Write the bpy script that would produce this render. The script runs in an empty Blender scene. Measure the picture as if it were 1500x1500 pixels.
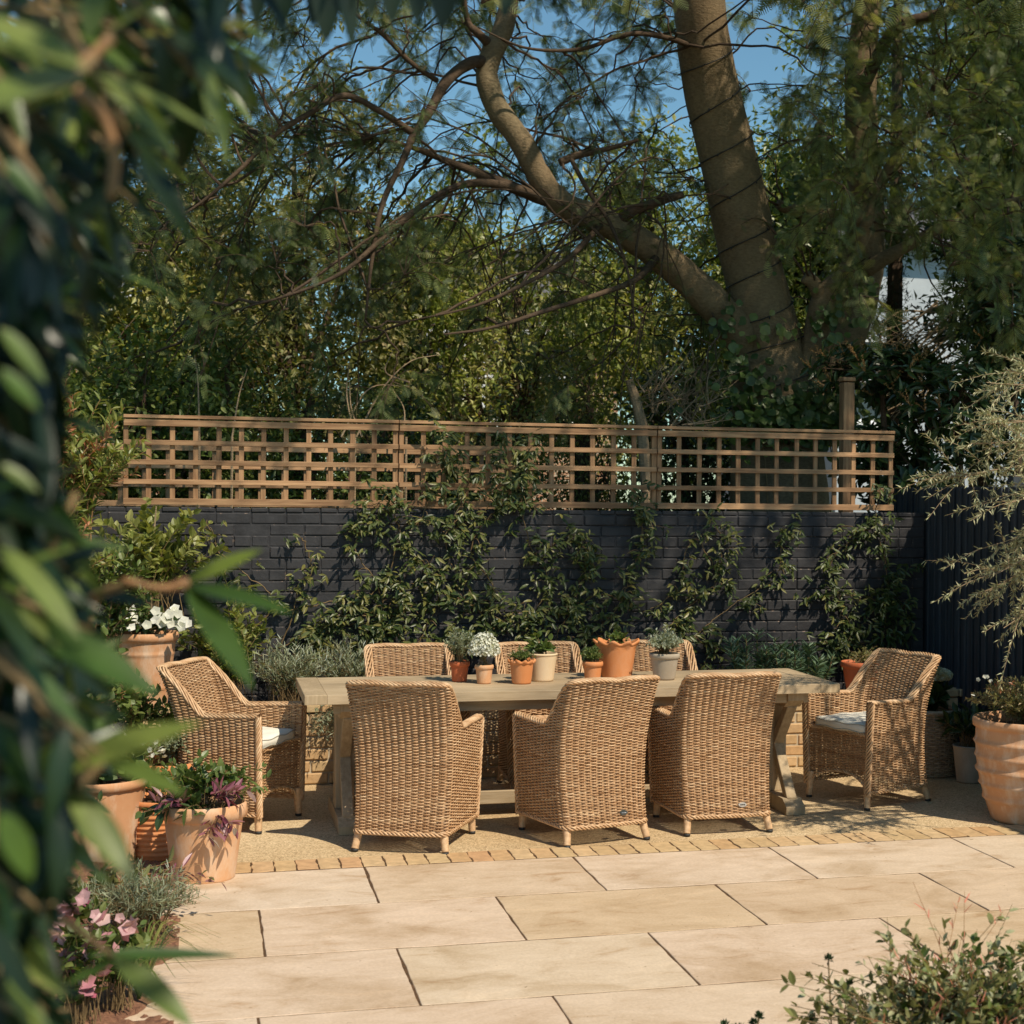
import bpy, math, random
import numpy as np
from mathutils import Vector, Matrix
rng = np.random.default_rng(7); random.seed(7)
PI = math.pi
scene = bpy.context.scene
col = scene.collection

# ---------------------------------------------------------------- camera model (also used to survey positions)
FPX, CXP, YAW, PITCH, ROLL, CH = 2300.0, 912.0, .25826, .00877, .00974, 1.819
cy_, sy_, cp_, sp_ = math.cos(YAW), math.sin(YAW), math.cos(PITCH), math.sin(PITCH)
Fv = np.array([sy_*cp_, cy_*cp_, -sp_]); R0 = np.array([cy_, -sy_, 0.]); U0 = np.cross(R0, Fv)
Rv = math.cos(ROLL)*R0 + math.sin(ROLL)*U0; Uv = -math.sin(ROLL)*R0 + math.cos(ROLL)*U0
CO = np.array([0., 0., CH])
def _ray(px, py): return (px-CXP)/FPX*Rv - (py-750)/FPX*Uv + Fv
def P(px, py, Y):
    d = _ray(px, py); return CO + d*(Y/d[1])
def G(px, py, z=0.):
    d = _ray(px, py); return CO + d*((z-CH)/d[2])

# ---------------------------------------------------------------- helpers
def tag(o, label=None, cat=None, group=None, kind=None):
    if label: o['label'] = label
    if cat: o['category'] = cat
    if group: o['group'] = group
    if kind: o['kind'] = kind
    return o
def empty(name, loc, rz=0, label=None, cat=None, group=None):
    o = bpy.data.objects.new(name, None); col.objects.link(o)
    o.empty_display_size = .1
    o.location = [float(v) for v in loc]; o.rotation_euler = (0, 0, rz)
    return tag(o, label, cat, group)
def norm(a):
    return a/np.maximum(np.linalg.norm(a, axis=-1, keepdims=True), 1e-9)

class Geo:
    def __init__(s): s.v = []; s.q = []; s.t = []; s.r = []; s.n = 0; s.qm = []; s.tm = []
    def add(s, v, q=None, t=None, r=0.5, m=0):
        v = np.asarray(v, float).reshape(-1, 3)
        if q is not None and len(q):
            q = np.asarray(q, int).reshape(-1, 4)+s.n; s.q.append(q); s.qm.append(np.full(len(q), m))
        if t is not None and len(t):
            t = np.asarray(t, int).reshape(-1, 3)+s.n; s.t.append(t); s.tm.append(np.full(len(t), m))
        s.v.append(v); s.r.append(np.broadcast_to(np.asarray(r, float), (len(v),)).copy()); s.n += len(v)
        return s
    def box(s, c, d, rot=None, r=.5, m=0, bev=0):
        c = np.asarray(c, float); d = np.asarray(d, float)/2
        if bev:
            b = min(bev, d.min()*.45)
            pts = []
            for sx in (-1, 1):
                for sy in (-1, 1):
                    for sz in (-1, 1):
                        pts += [(sx*(d[0]-b), sy*(d[1]-b), sz*d[2]), (sx*(d[0]-b), sy*d[1], sz*(d[2]-b)), (sx*d[0], sy*(d[1]-b), sz*(d[2]-b))]
            pts = np.array(pts)
            I = lambda sx, sy, sz, k: ((sx*2+sy)*2+sz)*3+k   # k 0:z face 1:y face 2:x face
            q = []; t = []
            for a in (0, 1):
                q.append([I(0,0,a,0), I(1,0,a,0), I(1,1,a,0), I(0,1,a,0)][::(1 if a else -1)])
                q.append([I(0,a,0,1), I(0,a,1,1), I(1,a,1,1), I(1,a,0,1)][::(1 if a else -1)])
                q.append([I(a,0,0,2), I(a,1,0,2), I(a,1,1,2), I(a,0,1,2)][::(1 if a else -1)])
            for a in (0, 1):
                for b_ in (0, 1):
                    e = [I(0,a,b_,0), I(1,a,b_,0), I(1,a,b_,1), I(0,a,b_,1)]; q.append(e if a == b_ else e[::-1])
                    e = [I(a,0,b_,0), I(a,0,b_,2), I(a,1,b_,2), I(a,1,b_,0)]; q.append(e if a == b_ else e[::-1])
                    e = [I(a,b_,0,1), I(a,b_,1,1), I(a,b_,1,2), I(a,b_,0,2)]; q.append(e if a == b_ else e[::-1])
                    for c_ in (0, 1):
                        e = [I(a,b_,c_,0), I(a,b_,c_,1), I(a,b_,c_,2)]; t.append(e if (a+b_+c_) % 2 else e[::-1])
        else:
            pts = np.array([(x, y, z) for x in (-d[0], d[0]) for y in (-d[1], d[1]) for z in (-d[2], d[2])])
            q = [(0,1,3,2), (4,6,7,5), (0,4,5,1), (2,3,7,6), (0,2,6,4), (1,5,7,3)]; t = None
        if rot is not None: pts = pts @ np.asarray(rot).T
        return s.add(pts+c, q, t, r, m)
    def tube(s, path, rad, n=6, r=.5, m=0, cap=True, flat=None):
        path = np.asarray(path, float); K = len(path)
        rad = np.broadcast_to(np.asarray(rad, float), (K,))
        T = norm(np.gradient(path, axis=0))
        ref = np.array([0, 0, 1.]) if abs(T[0][2]) < .8 else np.array([1., 0, 0])
        N = np.zeros_like(path); u = norm(np.cross(T[0], ref))
        for i in range(K):
            u = u - T[i]*np.dot(u, T[i]); u = u/max(np.linalg.norm(u), 1e-9); N[i] = u
        B = np.cross(T, N)
        a = np.arange(n)*2*PI/n
        v = path[:, None]+rad[:, None, None]*(np.cos(a)[None, :, None]*N[:, None]+np.sin(a)[None, :, None]*B[:, None])
        i = np.arange(K-1)[:, None]*n; j = np.arange(n)[None]; k = (j+1) % n
        q = np.stack([i+j, i+k, i+n+k, i+n+j], -1).reshape(-1, 4)[:, ::-1]
        base = s.n; s.add(v.reshape(-1, 3), q, None, r, m)
        if cap:
            for e, sg in ((0, 1), (K-1, -1)):
                c = base+e*n; s.add(path[e][None], None, None, r, m)
                tt = np.array([[s.n-1, c+(jj if sg > 0 else (jj+1) % n), c+((jj+1) % n if sg > 0 else jj)] for jj in range(n)])
                s.t.append(tt); s.tm.append(np.full(len(tt), m))
        return s
    def lathe(s, prof, c=(0, 0, 0), n=32, r=.5, m=0, wav=None):
        prof = np.asarray(prof, float); a = np.arange(n)*2*PI/n
        K = len(prof)
        rr = prof[:, 0][:, None]*np.ones(n)[None]; zz = prof[:, 1][:, None]*np.ones(n)[None]
        if wav is not None: rr, zz = wav(rr, zz, a)
        v = np.stack([rr*np.cos(a), rr*np.sin(a), zz], -1)+np.asarray(c)
        i = np.arange(K-1)[:, None]*n; j = np.arange(n)[None]; k = (j+1) % n
        q = np.stack([i+j, i+k, i+n+k, i+n+j], -1).reshape(-1, 4)
        return s.add(v.reshape(-1, 3), q, None, r, m)
    def build(s, name, mats, parent=None, smooth=False, loc=None):
        me = bpy.data.meshes.new(name)
        V = np.concatenate(s.v); Rn = np.concatenate(s.r)
        Q = np.concatenate(s.q) if s.q else np.zeros((0, 4), int); T = np.concatenate(s.t) if s.t else np.zeros((0, 3), int)
        Mi = np.concatenate(s.qm+s.tm) if (s.qm or s.tm) else np.zeros(0, int)
        me.vertices.add(len(V)); me.vertices.foreach_set('co', V.astype(np.float32).ravel())
        me.loops.add(Q.size+T.size); me.loops.foreach_set('vertex_index', np.concatenate([Q.ravel(), T.ravel()]).astype(np.int32))
        me.polygons.add(len(Q)+len(T))
        st = np.concatenate([np.arange(len(Q))*4, Q.size+np.arange(len(T))*3]).astype(np.int32)
        me.polygons.foreach_set('loop_start', st)
        me.polygons.foreach_set('material_index', Mi.astype(np.int32))
        me.polygons.foreach_set('use_smooth', np.full(len(st), bool(smooth)))
        me.update(calc_edges=True)
        at = me.attributes.new('rnd', 'FLOAT', 'POINT'); at.data.foreach_set('value', Rn.astype(np.float32))
        for m in (mats if isinstance(mats, (list, tuple)) else [mats]): me.materials.append(m)
        o = bpy.data.objects.new(name, me); col.objects.link(o)
        if parent is not None: o.parent = parent
        if loc is not None: o.location = [float(v) for v in loc]
        return o

def spline(pts, n):
    pts = np.asarray(pts, float); K = len(pts)
    e = np.concatenate([[2*pts[0]-pts[1]], pts, [2*pts[-1]-pts[-2]]])
    u = np.linspace(0, K-1-1e-6, n); i = u.astype(int); f = (u-i)[:, None]
    a, b, c, d = e[i], e[i+1], e[i+2], e[i+3]
    return .5*((2*b)+(-a+c)*f+(2*a-5*b+4*c-d)*f*f+(-a+3*b-3*c+d)*f**3)

# ---------------------------------------------------------------- leaf templates: length along +Y, normal +Z
def T_kite(w=.36, fold=.08, droop=.0):
    v = np.array([(0, 0, 0), (w/2, .42, fold), (0, 1, -droop), (-w/2, .42, fold)])
    return v, None, np.array([(0, 1, 2), (0, 2, 3)])
def T_leaf(w=.36, fold=.06, droop=.15):
    ys = [0, .25, .55, .82, 1]; hw = [0.02, .42, .5, .28, 0]
    v = [(0, 0, 0)]
    for y, h in zip(ys[1:4], hw[1:4]):
        dz = -droop*y*y
        v += [(-h*w, y, fold*h*2+dz), (0, y, dz), (h*w, y, fold*h*2+dz)]
    v.append((0, 1, -droop))
    q = [(1, 2, 5, 4)[::-1], (2, 3, 6, 5)[::-1], (4, 5, 8, 7)[::-1], (5, 6, 9, 8)[::-1]]
    t = [(0, 2, 1), (0, 3, 2), (7, 8, 10), (8, 9, 10)]
    return np.array(v), np.array(q), np.array(t)
def T_frond(n=11, L=.26):
    vs = []; qs = []
    for i in range(n):
        y = .08+.88*i/(n-1); l = L*math.sin(PI*(.15+.75*i/(n-1)))
        for sd in (-1, 1):
            b = len(vs); w = .024
            vs += [(0, y-w, 0), (0, y+w, 0), (sd*l, y+l*.32+w*.5, -.03), (sd*l, y+l*.32-w*.5, -.03)]
            qs.append((b, b+3, b+2, b+1) if sd > 0 else (b, b+1, b+2, b+3))
    return np.array(vs), np.array(qs), None
def T_needle(w=.1):
    v = np.array([(-w/2, 0, 0), (w/2, 0, 0), (w*.35, .7, .03), (0, 1, 0), (-w*.35, .7, .03)])
    return v, np.array([(0, 1, 2, 4)]), np.array([(4, 2, 3)])
def T_flower(n=5, w=.5):
    vs = []; ts = []
    for i in range(n):
        a = 2*PI*i/n; c, s_ = math.cos(a), math.sin(a); b = len(vs)
        for x, y, z in ((0, 0, 0), (w, .6, .22), (0, 1, .3), (-w, .6, .22)):
            vs.append((x*c-y*s_, x*s_+y*c, z))
        ts += [(b, b+1, b+2), (b, b+2, b+3)]
    return np.array(vs), None, np.array(ts)

def scatter(g, tmpl, pos, dirs, size, rnd=None, up=None, m=0, upj=.5):
    """one leaf per row of pos; dirs = leaf axis; the leaf's face looks up-ish"""
    tv, tq, tt = tmpl; N = len(pos)
    if N == 0: return
    pos = np.asarray(pos, float); d = norm(np.asarray(dirs, float))
    if up is None: up = np.array([0, 0, 1.])
    u = np.broadcast_to(up, (N, 3))+rng.normal(0, upj, (N, 3))
    x = norm(np.cross(d, u)); z = np.cross(x, d)
    size = np.broadcast_to(np.asarray(size, float), (N,))
    v = pos[:, None]+size[:, None, None]*(tv[None, :, 0:1]*x[:, None]+tv[None, :, 1:2]*d[:, None]+tv[None, :, 2:3]*z[:, None])
    off = (np.arange(N)*len(tv))[:, None, None]
    if rnd is None: rnd = rng.random(N)
    g.add(v.reshape(-1, 3), (tq[None]+off).reshape(-1, 4) if tq is not None else None,
          (tt[None]+off).reshape(-1, 3) if tt is not None else None, np.repeat(rnd, len(tv)), m)
def rand_dirs(n, up=0., spread=1.):
    d = norm(rng.normal(0, 1, (n, 3))); d[:, 2] = d[:, 2]*spread+up
    return norm(d)

# ---------------------------------------------------------------- materials
def mat_new(name):
    m = bpy.data.materials.new(name); m.use_nodes = True; nt = m.node_tree
    return m, nt, nt.nodes['Principled BSDF']
def ramp(nt, stops, interp='LINEAR'):
    r = nt.nodes.new('ShaderNodeValToRGB'); e = r.color_ramp.elements; r.color_ramp.interpolation = interp
    while len(e) < len(stops): e.new(.5)
    for k, (p, c) in enumerate(stops):
        e[k].position = p; e[k].color = (*c, 1) if len(c) == 3 else c
    return r
def noise(nt, scale, detail=4, rough=.6, co='Object', vec=None, sc=None):
    n = nt.nodes.new('ShaderNodeTexNoise'); n.inputs['Scale'].default_value = scale
    n.inputs['Detail'].default_value = detail; n.inputs['Roughness'].default_value = rough
    t = nt.nodes.new('ShaderNodeTexCoord')
    if sc:
        mp = nt.nodes.new('ShaderNodeMapping'); mp.inputs['Scale'].default_value = sc
        nt.links.new(t.outputs[co], mp.inputs[0]); nt.links.new(mp.outputs[0], n.inputs[0])
    else: nt.links.new(t.outputs[co], n.inputs[0])
    return n
def mix(nt, a, b, f, mode='MIX'):
    x = nt.nodes.new('ShaderNodeMix'); x.data_type = 'RGBA'; x.blend_type = mode
    for sk, v in ((x.inputs[6], a), (x.inputs[7], b), (x.inputs[0], f)):
        if hasattr(v, 'links') or hasattr(v, 'is_output'): nt.links.new(v, sk)
        elif isinstance(v, (tuple, list)): sk.default_value = (*v, 1)
        else: sk.default_value = v
    return x.outputs[2]
def bump(nt, h, strength=.5, dist=.01, nrm=None):
    b = nt.nodes.new('ShaderNodeBump'); b.inputs['Strength'].default_value = strength; b.inputs['Distance'].default_value = dist
    nt.links.new(h, b.inputs['Height'])
    if nrm is not None: nt.links.new(nrm, b.inputs['Normal'])
    return b.outputs[0]
def attr(nt, name='rnd'):
    a = nt.nodes.new('ShaderNodeAttribute'); a.attribute_name = name; return a.outputs['Fac']
def leafmat(name, stops, rough=.45, trans=.3, spec=.5):
    m, nt, b = mat_new(name)
    stops = [(c[0]*1.08, c[1], c[2]*.80) if c[1] >= c[0] and c[1] > 1.25*c[2] else c for c in stops]
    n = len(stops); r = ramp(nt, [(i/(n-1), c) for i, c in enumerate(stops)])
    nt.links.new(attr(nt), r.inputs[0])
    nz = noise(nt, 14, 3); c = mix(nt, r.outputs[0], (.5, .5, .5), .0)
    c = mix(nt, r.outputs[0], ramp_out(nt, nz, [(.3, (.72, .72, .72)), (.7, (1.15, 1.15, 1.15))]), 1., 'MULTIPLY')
    nt.links.new(c, b.inputs['Base Color']); b.inputs['Roughness'].default_value = rough
    b.inputs['Specular IOR Level'].default_value = spec
    if trans:
        t = nt.nodes.new('ShaderNodeBsdfTranslucent')
        c2 = mix(nt, c, (1.25, 1.2, .55), 1., 'MULTIPLY'); nt.links.new(c2, t.inputs[0])
        s = nt.nodes.new('ShaderNodeMixShader'); s.inputs[0].default_value = trans
        nt.links.new(b.outputs[0], s.inputs[1]); nt.links.new(t.outputs[0], s.inputs[2])
        nt.links.new(s.outputs[0], nt.nodes['Material Output'].inputs[0])
    return m
def ramp_out(nt, nz, stops):
    r = ramp(nt, stops); nt.links.new(nz.outputs[0], r.inputs[0]); return r.outputs[0]
def simple(name, c1, c2, scale=6, rough=.6, bs=.3, bd=.004, sc=None, rnd=0., spec=.4, detail=6):
    m, nt, b = mat_new(name)
    nz = noise(nt, scale, detail, .6, sc=sc)
    c = ramp_out(nt, nz, [(.3, c1), (.7, c2)])
    if rnd:
        rr = ramp(nt, [(0, (1-rnd,)*3), (1, (1+rnd,)*3)]); nt.links.new(attr(nt), rr.inputs[0])
        c = mix(nt, c, rr.outputs[0], 1., 'MULTIPLY')
    nt.links.new(c, b.inputs['Base Color']); b.inputs['Roughness'].default_value = rough; b.inputs['Specular IOR Level'].default_value = spec
    if bs: nt.links.new(bump(nt, nz.outputs[0], bs, bd), b.inputs['Normal'])
    return m

def wood(name, c1, c2, axis=0, rough=.7, rnd=.25):
    m, nt, b = mat_new(name)
    sc = [14, 14, 14]; sc[axis] = .9
    nz = noise(nt, 3.2, 8, .65, sc=tuple(sc)); n2 = noise(nt, 1.6, 3)
    c = ramp_out(nt, nz, [(.32, c1), (.68, c2)])
    c = mix(nt, c, ramp_out(nt, n2, [(.3, (.70, .68, .66)), (.7, (1.16, 1.15, 1.14))]), 1., 'MULTIPLY')
    rr = ramp(nt, [(0, (1-rnd,)*3), (1, (1+rnd,)*3)]); nt.links.new(attr(nt), rr.inputs[0])
    c = mix(nt, c, rr.outputs[0], 1., 'MULTIPLY')
    nt.links.new(c, b.inputs['Base Color']); b.inputs['Roughness'].default_value = rough; b.inputs['Specular IOR Level'].default_value = .25
    nt.links.new(bump(nt, nz.outputs[0], .5, .003), b.inputs['Normal'])
    return m
def terracotta(name, c1, c2, stain=(.75, .68, .6), st=.5):
    m, nt, b = mat_new(name)
    n1 = noise(nt, 3.5, 5, .6); n2 = noise(nt, 9, 8, .7, sc=(1, 1, .45)); n3 = noise(nt, 160, 2)
    c = ramp_out(nt, n1, [(.3, c1), (.7, c2)])
    k = ramp(nt, [(.48, (0, 0, 0)), (.72, (st, st, st))]); nt.links.new(n2.outputs[0], k.inputs[0])
    c = mix(nt, c, stain, k.outputs[0])
    nt.links.new(c, b.inputs['Base Color']); b.inputs['Roughness'].default_value = .8; b.inputs['Specular IOR Level'].default_value = .2
    nt.links.new(bump(nt, n3.outputs[0], .25, .002, bump(nt, n2.outputs[0], .2, .004)), b.inputs['Normal'])
    return m
M = {}
# sandstone slabs
def stone():
    m, nt, b = mat_new('sandstone')
    a = attr(nt)
    r = ramp(nt, [(0, (.55, .41, .275)), (.25, (.63, .515, .40)), (.5, (.60, .45, .33)), (.75, (.65, .545, .425)), (1, (.55, .41, .265))]); nt.links.new(a, r.inputs[0])
    tc = nt.nodes.new('ShaderNodeTexCoord'); ad = nt.nodes.new('ShaderNodeVectorMath'); ad.operation = 'ADD'
    cb = nt.nodes.new('ShaderNodeCombineXYZ'); mu = nt.nodes.new('ShaderNodeMath'); mu.operation = 'MULTIPLY'; mu.inputs[1].default_value = 57.
    nt.links.new(a, mu.inputs[0]); nt.links.new(mu.outputs[0], cb.inputs[2]); nt.links.new(tc.outputs['Object'], ad.inputs[0]); nt.links.new(cb.outputs[0], ad.inputs[1])
    def N(scale, det, ro, sc=(1, 1, 1), dist=0):
        n = nt.nodes.new('ShaderNodeTexNoise'); n.inputs['Scale'].default_value = scale; n.inputs['Detail'].default_value = det; n.inputs['Roughness'].default_value = ro
        n.inputs['Distortion'].default_value = dist
        mp = nt.nodes.new('ShaderNodeMapping'); mp.inputs['Scale'].default_value = sc
        nt.links.new(ad.outputs[0], mp.inputs[0]); nt.links.new(mp.outputs[0], n.inputs[0]); return n
    v = N(3.2, 9, .68, (1, 1.9, 1), .9); w = N(1.7, 6, .62, (1, 1.3, 1), .5); f = N(75, 5, .75); sp = N(30, 3, .6)
    c = mix(nt, r.outputs[0], ramp_out(nt, v, [(.30, (.74, .64, .53)), (.42, (.94, .92, .89)), (.56, (1.02, 1.02, 1.02)), (.70, (1.12, 1.11, 1.10))]), 1., 'MULTIPLY')
    c = mix(nt, c, ramp_out(nt, w, [(.3, (.78, .71, .61)), (.5, (1.02, 1.0, .98)), (.75, (1.06, 1.05, 1.05))]), 1., 'MULTIPLY')
    c = mix(nt, c, ramp_out(nt, f, [(.3, (.86, .84, .82)), (.7, (1.08, 1.08, 1.08))]), 1., 'MULTIPLY')
    c = mix(nt, c, ramp_out(nt, sp, [(.24, (.42, .35, .27)), (.30, (1, 1, 1))]), 1., 'MULTIPLY')
    nt.links.new(c, b.inputs['Base Color']); b.inputs['Roughness'].default_value = .75; b.inputs['Specular IOR Level'].default_value = .3
    nt.links.new(bump(nt, f.outputs[0], .2, .003, bump(nt, v.outputs[0], .35, .012)), b.inputs['Normal'])
    return m
M['stone'] = stone()
def brickmat(name, stops, rough=.85):
    m, nt, b = mat_new(name)
    r = ramp(nt, stops); nt.links.new(attr(nt), r.inputs[0])
    n1 = noise(nt, 18, 6, .65); n2 = noise(nt, 90, 3)
    c = mix(nt, r.outputs[0], ramp_out(nt, n1, [(.3, (.74, .72, .7)), (.7, (1.15, 1.13, 1.1))]), 1., 'MULTIPLY')
    nt.links.new(c, b.inputs['Base Color']); b.inputs['Roughness'].default_value = rough; b.inputs['Specular IOR Level'].default_value = .2
    nt.links.new(bump(nt, n2.outputs[0], .3, .003, bump(nt, n1.outputs[0], .4, .006)), b.inputs['Normal'])
    return m
M['stock'] = brickmat('stock_brick', [(0, (.5, .35, .19)), (.35, (.56, .41, .23)), (.6, (.52, .33, .17)), (.9, (.60, .44, .26)), (1, (.54, .32, .17))])
M['redbrick'] = brickmat('red_brick', [(0, (.36, .15, .08)), (.5, (.45, .21, .12)), (1, (.5, .27, .16))])
M['mortar'] = simple('mortar', (.42, .34, .24), (.55, .46, .33), 40, .9)
M['joint'] = simple('mossy_joint', (.05, .028, .012), (.14, .07, .03), 30, .95, .6, .01)
def painted():
    m, nt, b = mat_new('dark_painted_brick')
    n1 = noise(nt, 7, 6, .65); n2 = noise(nt, 42, 5, .7); n3 = noise(nt, 26, 3, .6)
    c = ramp_out(nt, n1, [(.3, (.020, .019, .021)), (.7, (.047, .045, .048))])
    # paint has chipped off along the brick edges: exposed pinkish clay (edges carry rnd > 1)
    a = attr(nt); ad = nt.nodes.new('ShaderNodeMath'); ad.operation = 'MULTIPLY'
    k = ramp(nt, [(.60, (0, 0, 0)), (.66, (.8, .8, .8))]); nt.links.new(n3.outputs[0], k.inputs[0])
    e = ramp(nt, [(.62, (0, 0, 0)), (.85, (1, 1, 1))]); nt.links.new(a, e.inputs[0])
    nt.links.new(k.outputs[0], ad.inputs[0]); nt.links.new(e.outputs[0], ad.inputs[1])
    c = mix(nt, c, (.30, .21, .16), ad.outputs[0])
    nt.links.new(c, b.inputs['Base Color']); b.inputs['Roughness'].default_value = .55; b.inputs['Specular IOR Level'].default_value = .35
    nt.links.new(bump(nt, n2.outputs[0], .5, .004, bump(nt, n1.outputs[0], .5, .01)), b.inputs['Normal'])
    return m
M['paint'] = painted()
M['fence'] = simple('black_fence_paint', (.026, .031, .037), (.05, .056, .064), 5, .6, .35, .003, sc=(8, 8, 1), rnd=.3)
def sand():
    m, nt, b = mat_new('compacted_gravel')
    a = noise(nt, .9, 5, .6); f = noise(nt, 110, 3, .75); g_ = noise(nt, 28, 6, .75)
    c = ramp_out(nt, a, [(.3, (.47, .33, .18)), (.55, (.60, .46, .285)), (.75, (.66, .53, .35))])
    c = mix(nt, c, ramp_out(nt, g_, [(.3, (.78, .74, .68)), (.6, (1.05, 1.04, 1.02))]), 1., 'MULTIPLY')
    c = mix(nt, c, ramp_out(nt, f, [(.36, (.5, .44, .38)), (.5, (1, 1, 1)), (.64, (1.25, 1.25, 1.25))]), 1., 'MULTIPLY')
    nt.links.new(c, b.inputs['Base Color']); b.inputs['Roughness'].default_value = .9; b.inputs['Specular IOR Level'].default_value = .2
    nt.links.new(bump(nt, f.outputs[0], .5, .004, bump(nt, g_.outputs[0], .4, .01)), b.inputs['Normal'])
    return m
M['sand'] = sand()
M['soil'] = simple('garden_soil', (.06, .035, .02), (.17, .09, .05), 14, .95, .8, .03)
M['mulch'] = simple('bark_mulch', (.12, .05, .03), (.3, .15, .085), 40, .9, .8, .02)
M['turf'] = simple('rough_ground', (.03, .045, .015), (.07, .07, .03), 3, .95, .6, .05)
M['trellis'] = wood('trellis_timber', (.23, .12, .06), (.53, .325, .175), 0)
M['trellis_v'] = wood('trellis_timber_upright', (.20, .105, .052), (.44, .265, .14), 2)
M['table'] = wood('weathered_teak', (.37, .275, .165), (.54, .425, .285), 0, .65, .08)
M['table_v'] = wood('weathered_teak_upright', (.35, .26, .155), (.52, .405, .265), 2, .65, .08)
def wicker():
    m, nt, b = mat_new('woven_rattan')
    r = ramp(nt, [(0, (.22, .11, .05)), (.25, (.45, .26, .13)), (.6, (.57, .36, .20)), (1, (.70, .50, .31))]); nt.links.new(attr(nt), r.inputs[0])
    n1 = noise(nt, 55, 4); 
    c = mix(nt, r.outputs[0], ramp_out(nt, n1, [(.3, (.75, .7, .65)), (.65, (1.1, 1.1, 1.1))]), 1., 'MULTIPLY')
    nt.links.new(c, b.inputs['Base Color']); b.inputs['Roughness'].default_value = .42; b.inputs['Specular IOR Level'].default_value = .4
    return m
M['wicker'] = wicker()
M['basket'] = simple('grey_wicker', (.25, .18, .11), (.48, .37, .25), 40, .7, .3, .002, rnd=.25)
M['cushion'] = simple('cream_canvas', (.74, .70, .60), (.82, .79, .70), 8, .85, .25, .006)
M['piping'] = simple('cushion_piping', (.35, .34, .30), (.48, .46, .40), 8, .8, 0)
M['rubber'] = simple('black_rubber', (.02, .02, .02), (.04, .04, .04), 20, .6, 0)
M['silver'] = simple('badge_metal', (.6, .62, .66), (.75, .77, .8), 60, .3, 0)
M['silver'].node_tree.nodes['Principled BSDF'].inputs['Metallic'].default_value = .8
M['darkbadge'] = simple('dark_badge', (.03, .04, .045), (.07, .08, .08), 60, .35, 0)
M['tc_orange'] = terracotta('terracotta_orange', (.56, .21, .075), (.64, .26, .10), (.66, .40, .25), .35)
M['tc_red'] = terracotta('terracotta_red', (.46, .115, .045), (.54, .15, .06), (.6, .3, .2), .3)
M['tc_pale'] = terracotta('terracotta_pale', (.60, .31, .155), (.66, .38, .21), (.70, .56, .42), .75)
M['tc_cream'] = terracotta('terracotta_cream', (.66, .47, .28), (.70, .53, .34), (.72, .6, .45), .4)
M['tc_aged'] = terracotta('terracotta_aged', (.55, .27, .13), (.64, .36, .20), (.72, .58, .44), .85)
M['tc_grey'] = terracotta('grey_clay', (.33, .27, .20), (.42, .345, .265), (.5, .44, .35), .6)
def bark(name, c1, c2, c3, sc=(1, 1, .35), s=5):
    m, nt, b = mat_new(name)
    n1 = noise(nt, s, 8, .65, sc=sc); n2 = noise(nt, 1.3, 4, .5); n3 = noise(nt, 30, 5, .7, sc=(1, 1, 2.5))
    c = ramp_out(nt, n1, [(.3, c1), (.7, c2)])
    k = ramp(nt, [(.45, (0, 0, 0)), (.65, (1, 1, 1))]); nt.links.new(n2.outputs[0], k.inputs[0])
    c = mix(nt, c, c3, k.outputs[0])
    c = mix(nt, c, ramp_out(nt, n3, [(.35, (.7, .7, .7)), (.6, (1.08, 1.08, 1.08))]), 1., 'MULTIPLY')
    nt.links.new(c, b.inputs['Base Color']); b.inputs['Roughness'].default_value = .85; b.inputs['Specular IOR Level'].default_value = .2
    nt.links.new(bump(nt, n3.outputs[0], .5, .02, bump(nt, n1.outputs[0], .5, .03)), b.inputs['Normal'])
    return m
M['bark'] = bark('acacia_bark', (.14, .098, .055), (.26, .185, .105), (.20, .155, .09))
M['bark_dark'] = bark('dark_bark', (.05, .032, .02), (.12, .08, .05), (.09, .06, .04))
M['bark_pale'] = bark('dry_pale_bark', (.24, .17, .10), (.40, .30, .19), (.33, .22, .13), s=12)
M['stem'] = simple('green_brown_stem', (.14, .09, .04), (.24, .16, .07), 20, .7, 0)
M['stem_red'] = simple('orange_stem', (.30, .14, .06), (.40, .22, .10), 20, .6, 0)
M['cable'] = simple('black_cable', (.012, .012, .012), (.03, .03, .03), 20, .5, 0)
M['white_paint'] = simple('white_paint', (.72, .73, .74), (.8, .81, .82), 5, .5, 0)
M['render_wall'] = simple('pale_render', (.36, .40, .44), (.50, .54, .58), 2, .9, .2, .01)
M['glass'] = simple('window_glass', (.02, .03, .04), (.05, .07, .08), 2, .08, 0)
M['slate'] = simple('roof_slate', (.08, .08, .09), (.15, .14, .14), 9, .7, .5, .02)
M['metal'] = simple('dull_metal', (.12, .12, .12), (.2, .2, .2), 9, .4, 0)
# leaves
M['l_acacia'] = leafmat('acacia_leaf', [(.05, .085, .05), (.10, .155, .075), (.20, .26, .12), (.36, .38, .18)], .5, .45)
M['l_jasmine'] = leafmat('jasmine_leaf', [(.022, .042, .014), (.042, .072, .02), (.085, .115, .034), (.18, .18, .06)], .42, .25)
M['l_bright'] = leafmat('bright_leaf', [(.07, .11, .025), (.14, .20, .05), (.23, .28, .09), (.34, .36, .15)], .42, .35)
M['l_mid'] = leafmat('mid_green_leaf', [(.035, .07, .022), (.07, .125, .035), (.12, .18, .055), (.2, .24, .09)], .42, .3)
M['l_dark'] = leafmat('dark_green_leaf', [(.015, .035, .015), (.028, .06, .022), (.05, .09, .03), (.09, .13, .05)], .35, .2)
M['l_warm'] = leafmat('warm_leaf', [(.08, .095, .03), (.15, .17, .055), (.26, .25, .10), (.38, .28, .14)], .5, .3)
M['l_olive'] = leafmat('olive_leaf', [(.16, .19, .12), (.28, .31, .20), (.42, .44, .32), (.58, .58, .45)], .5, .15)
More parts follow.
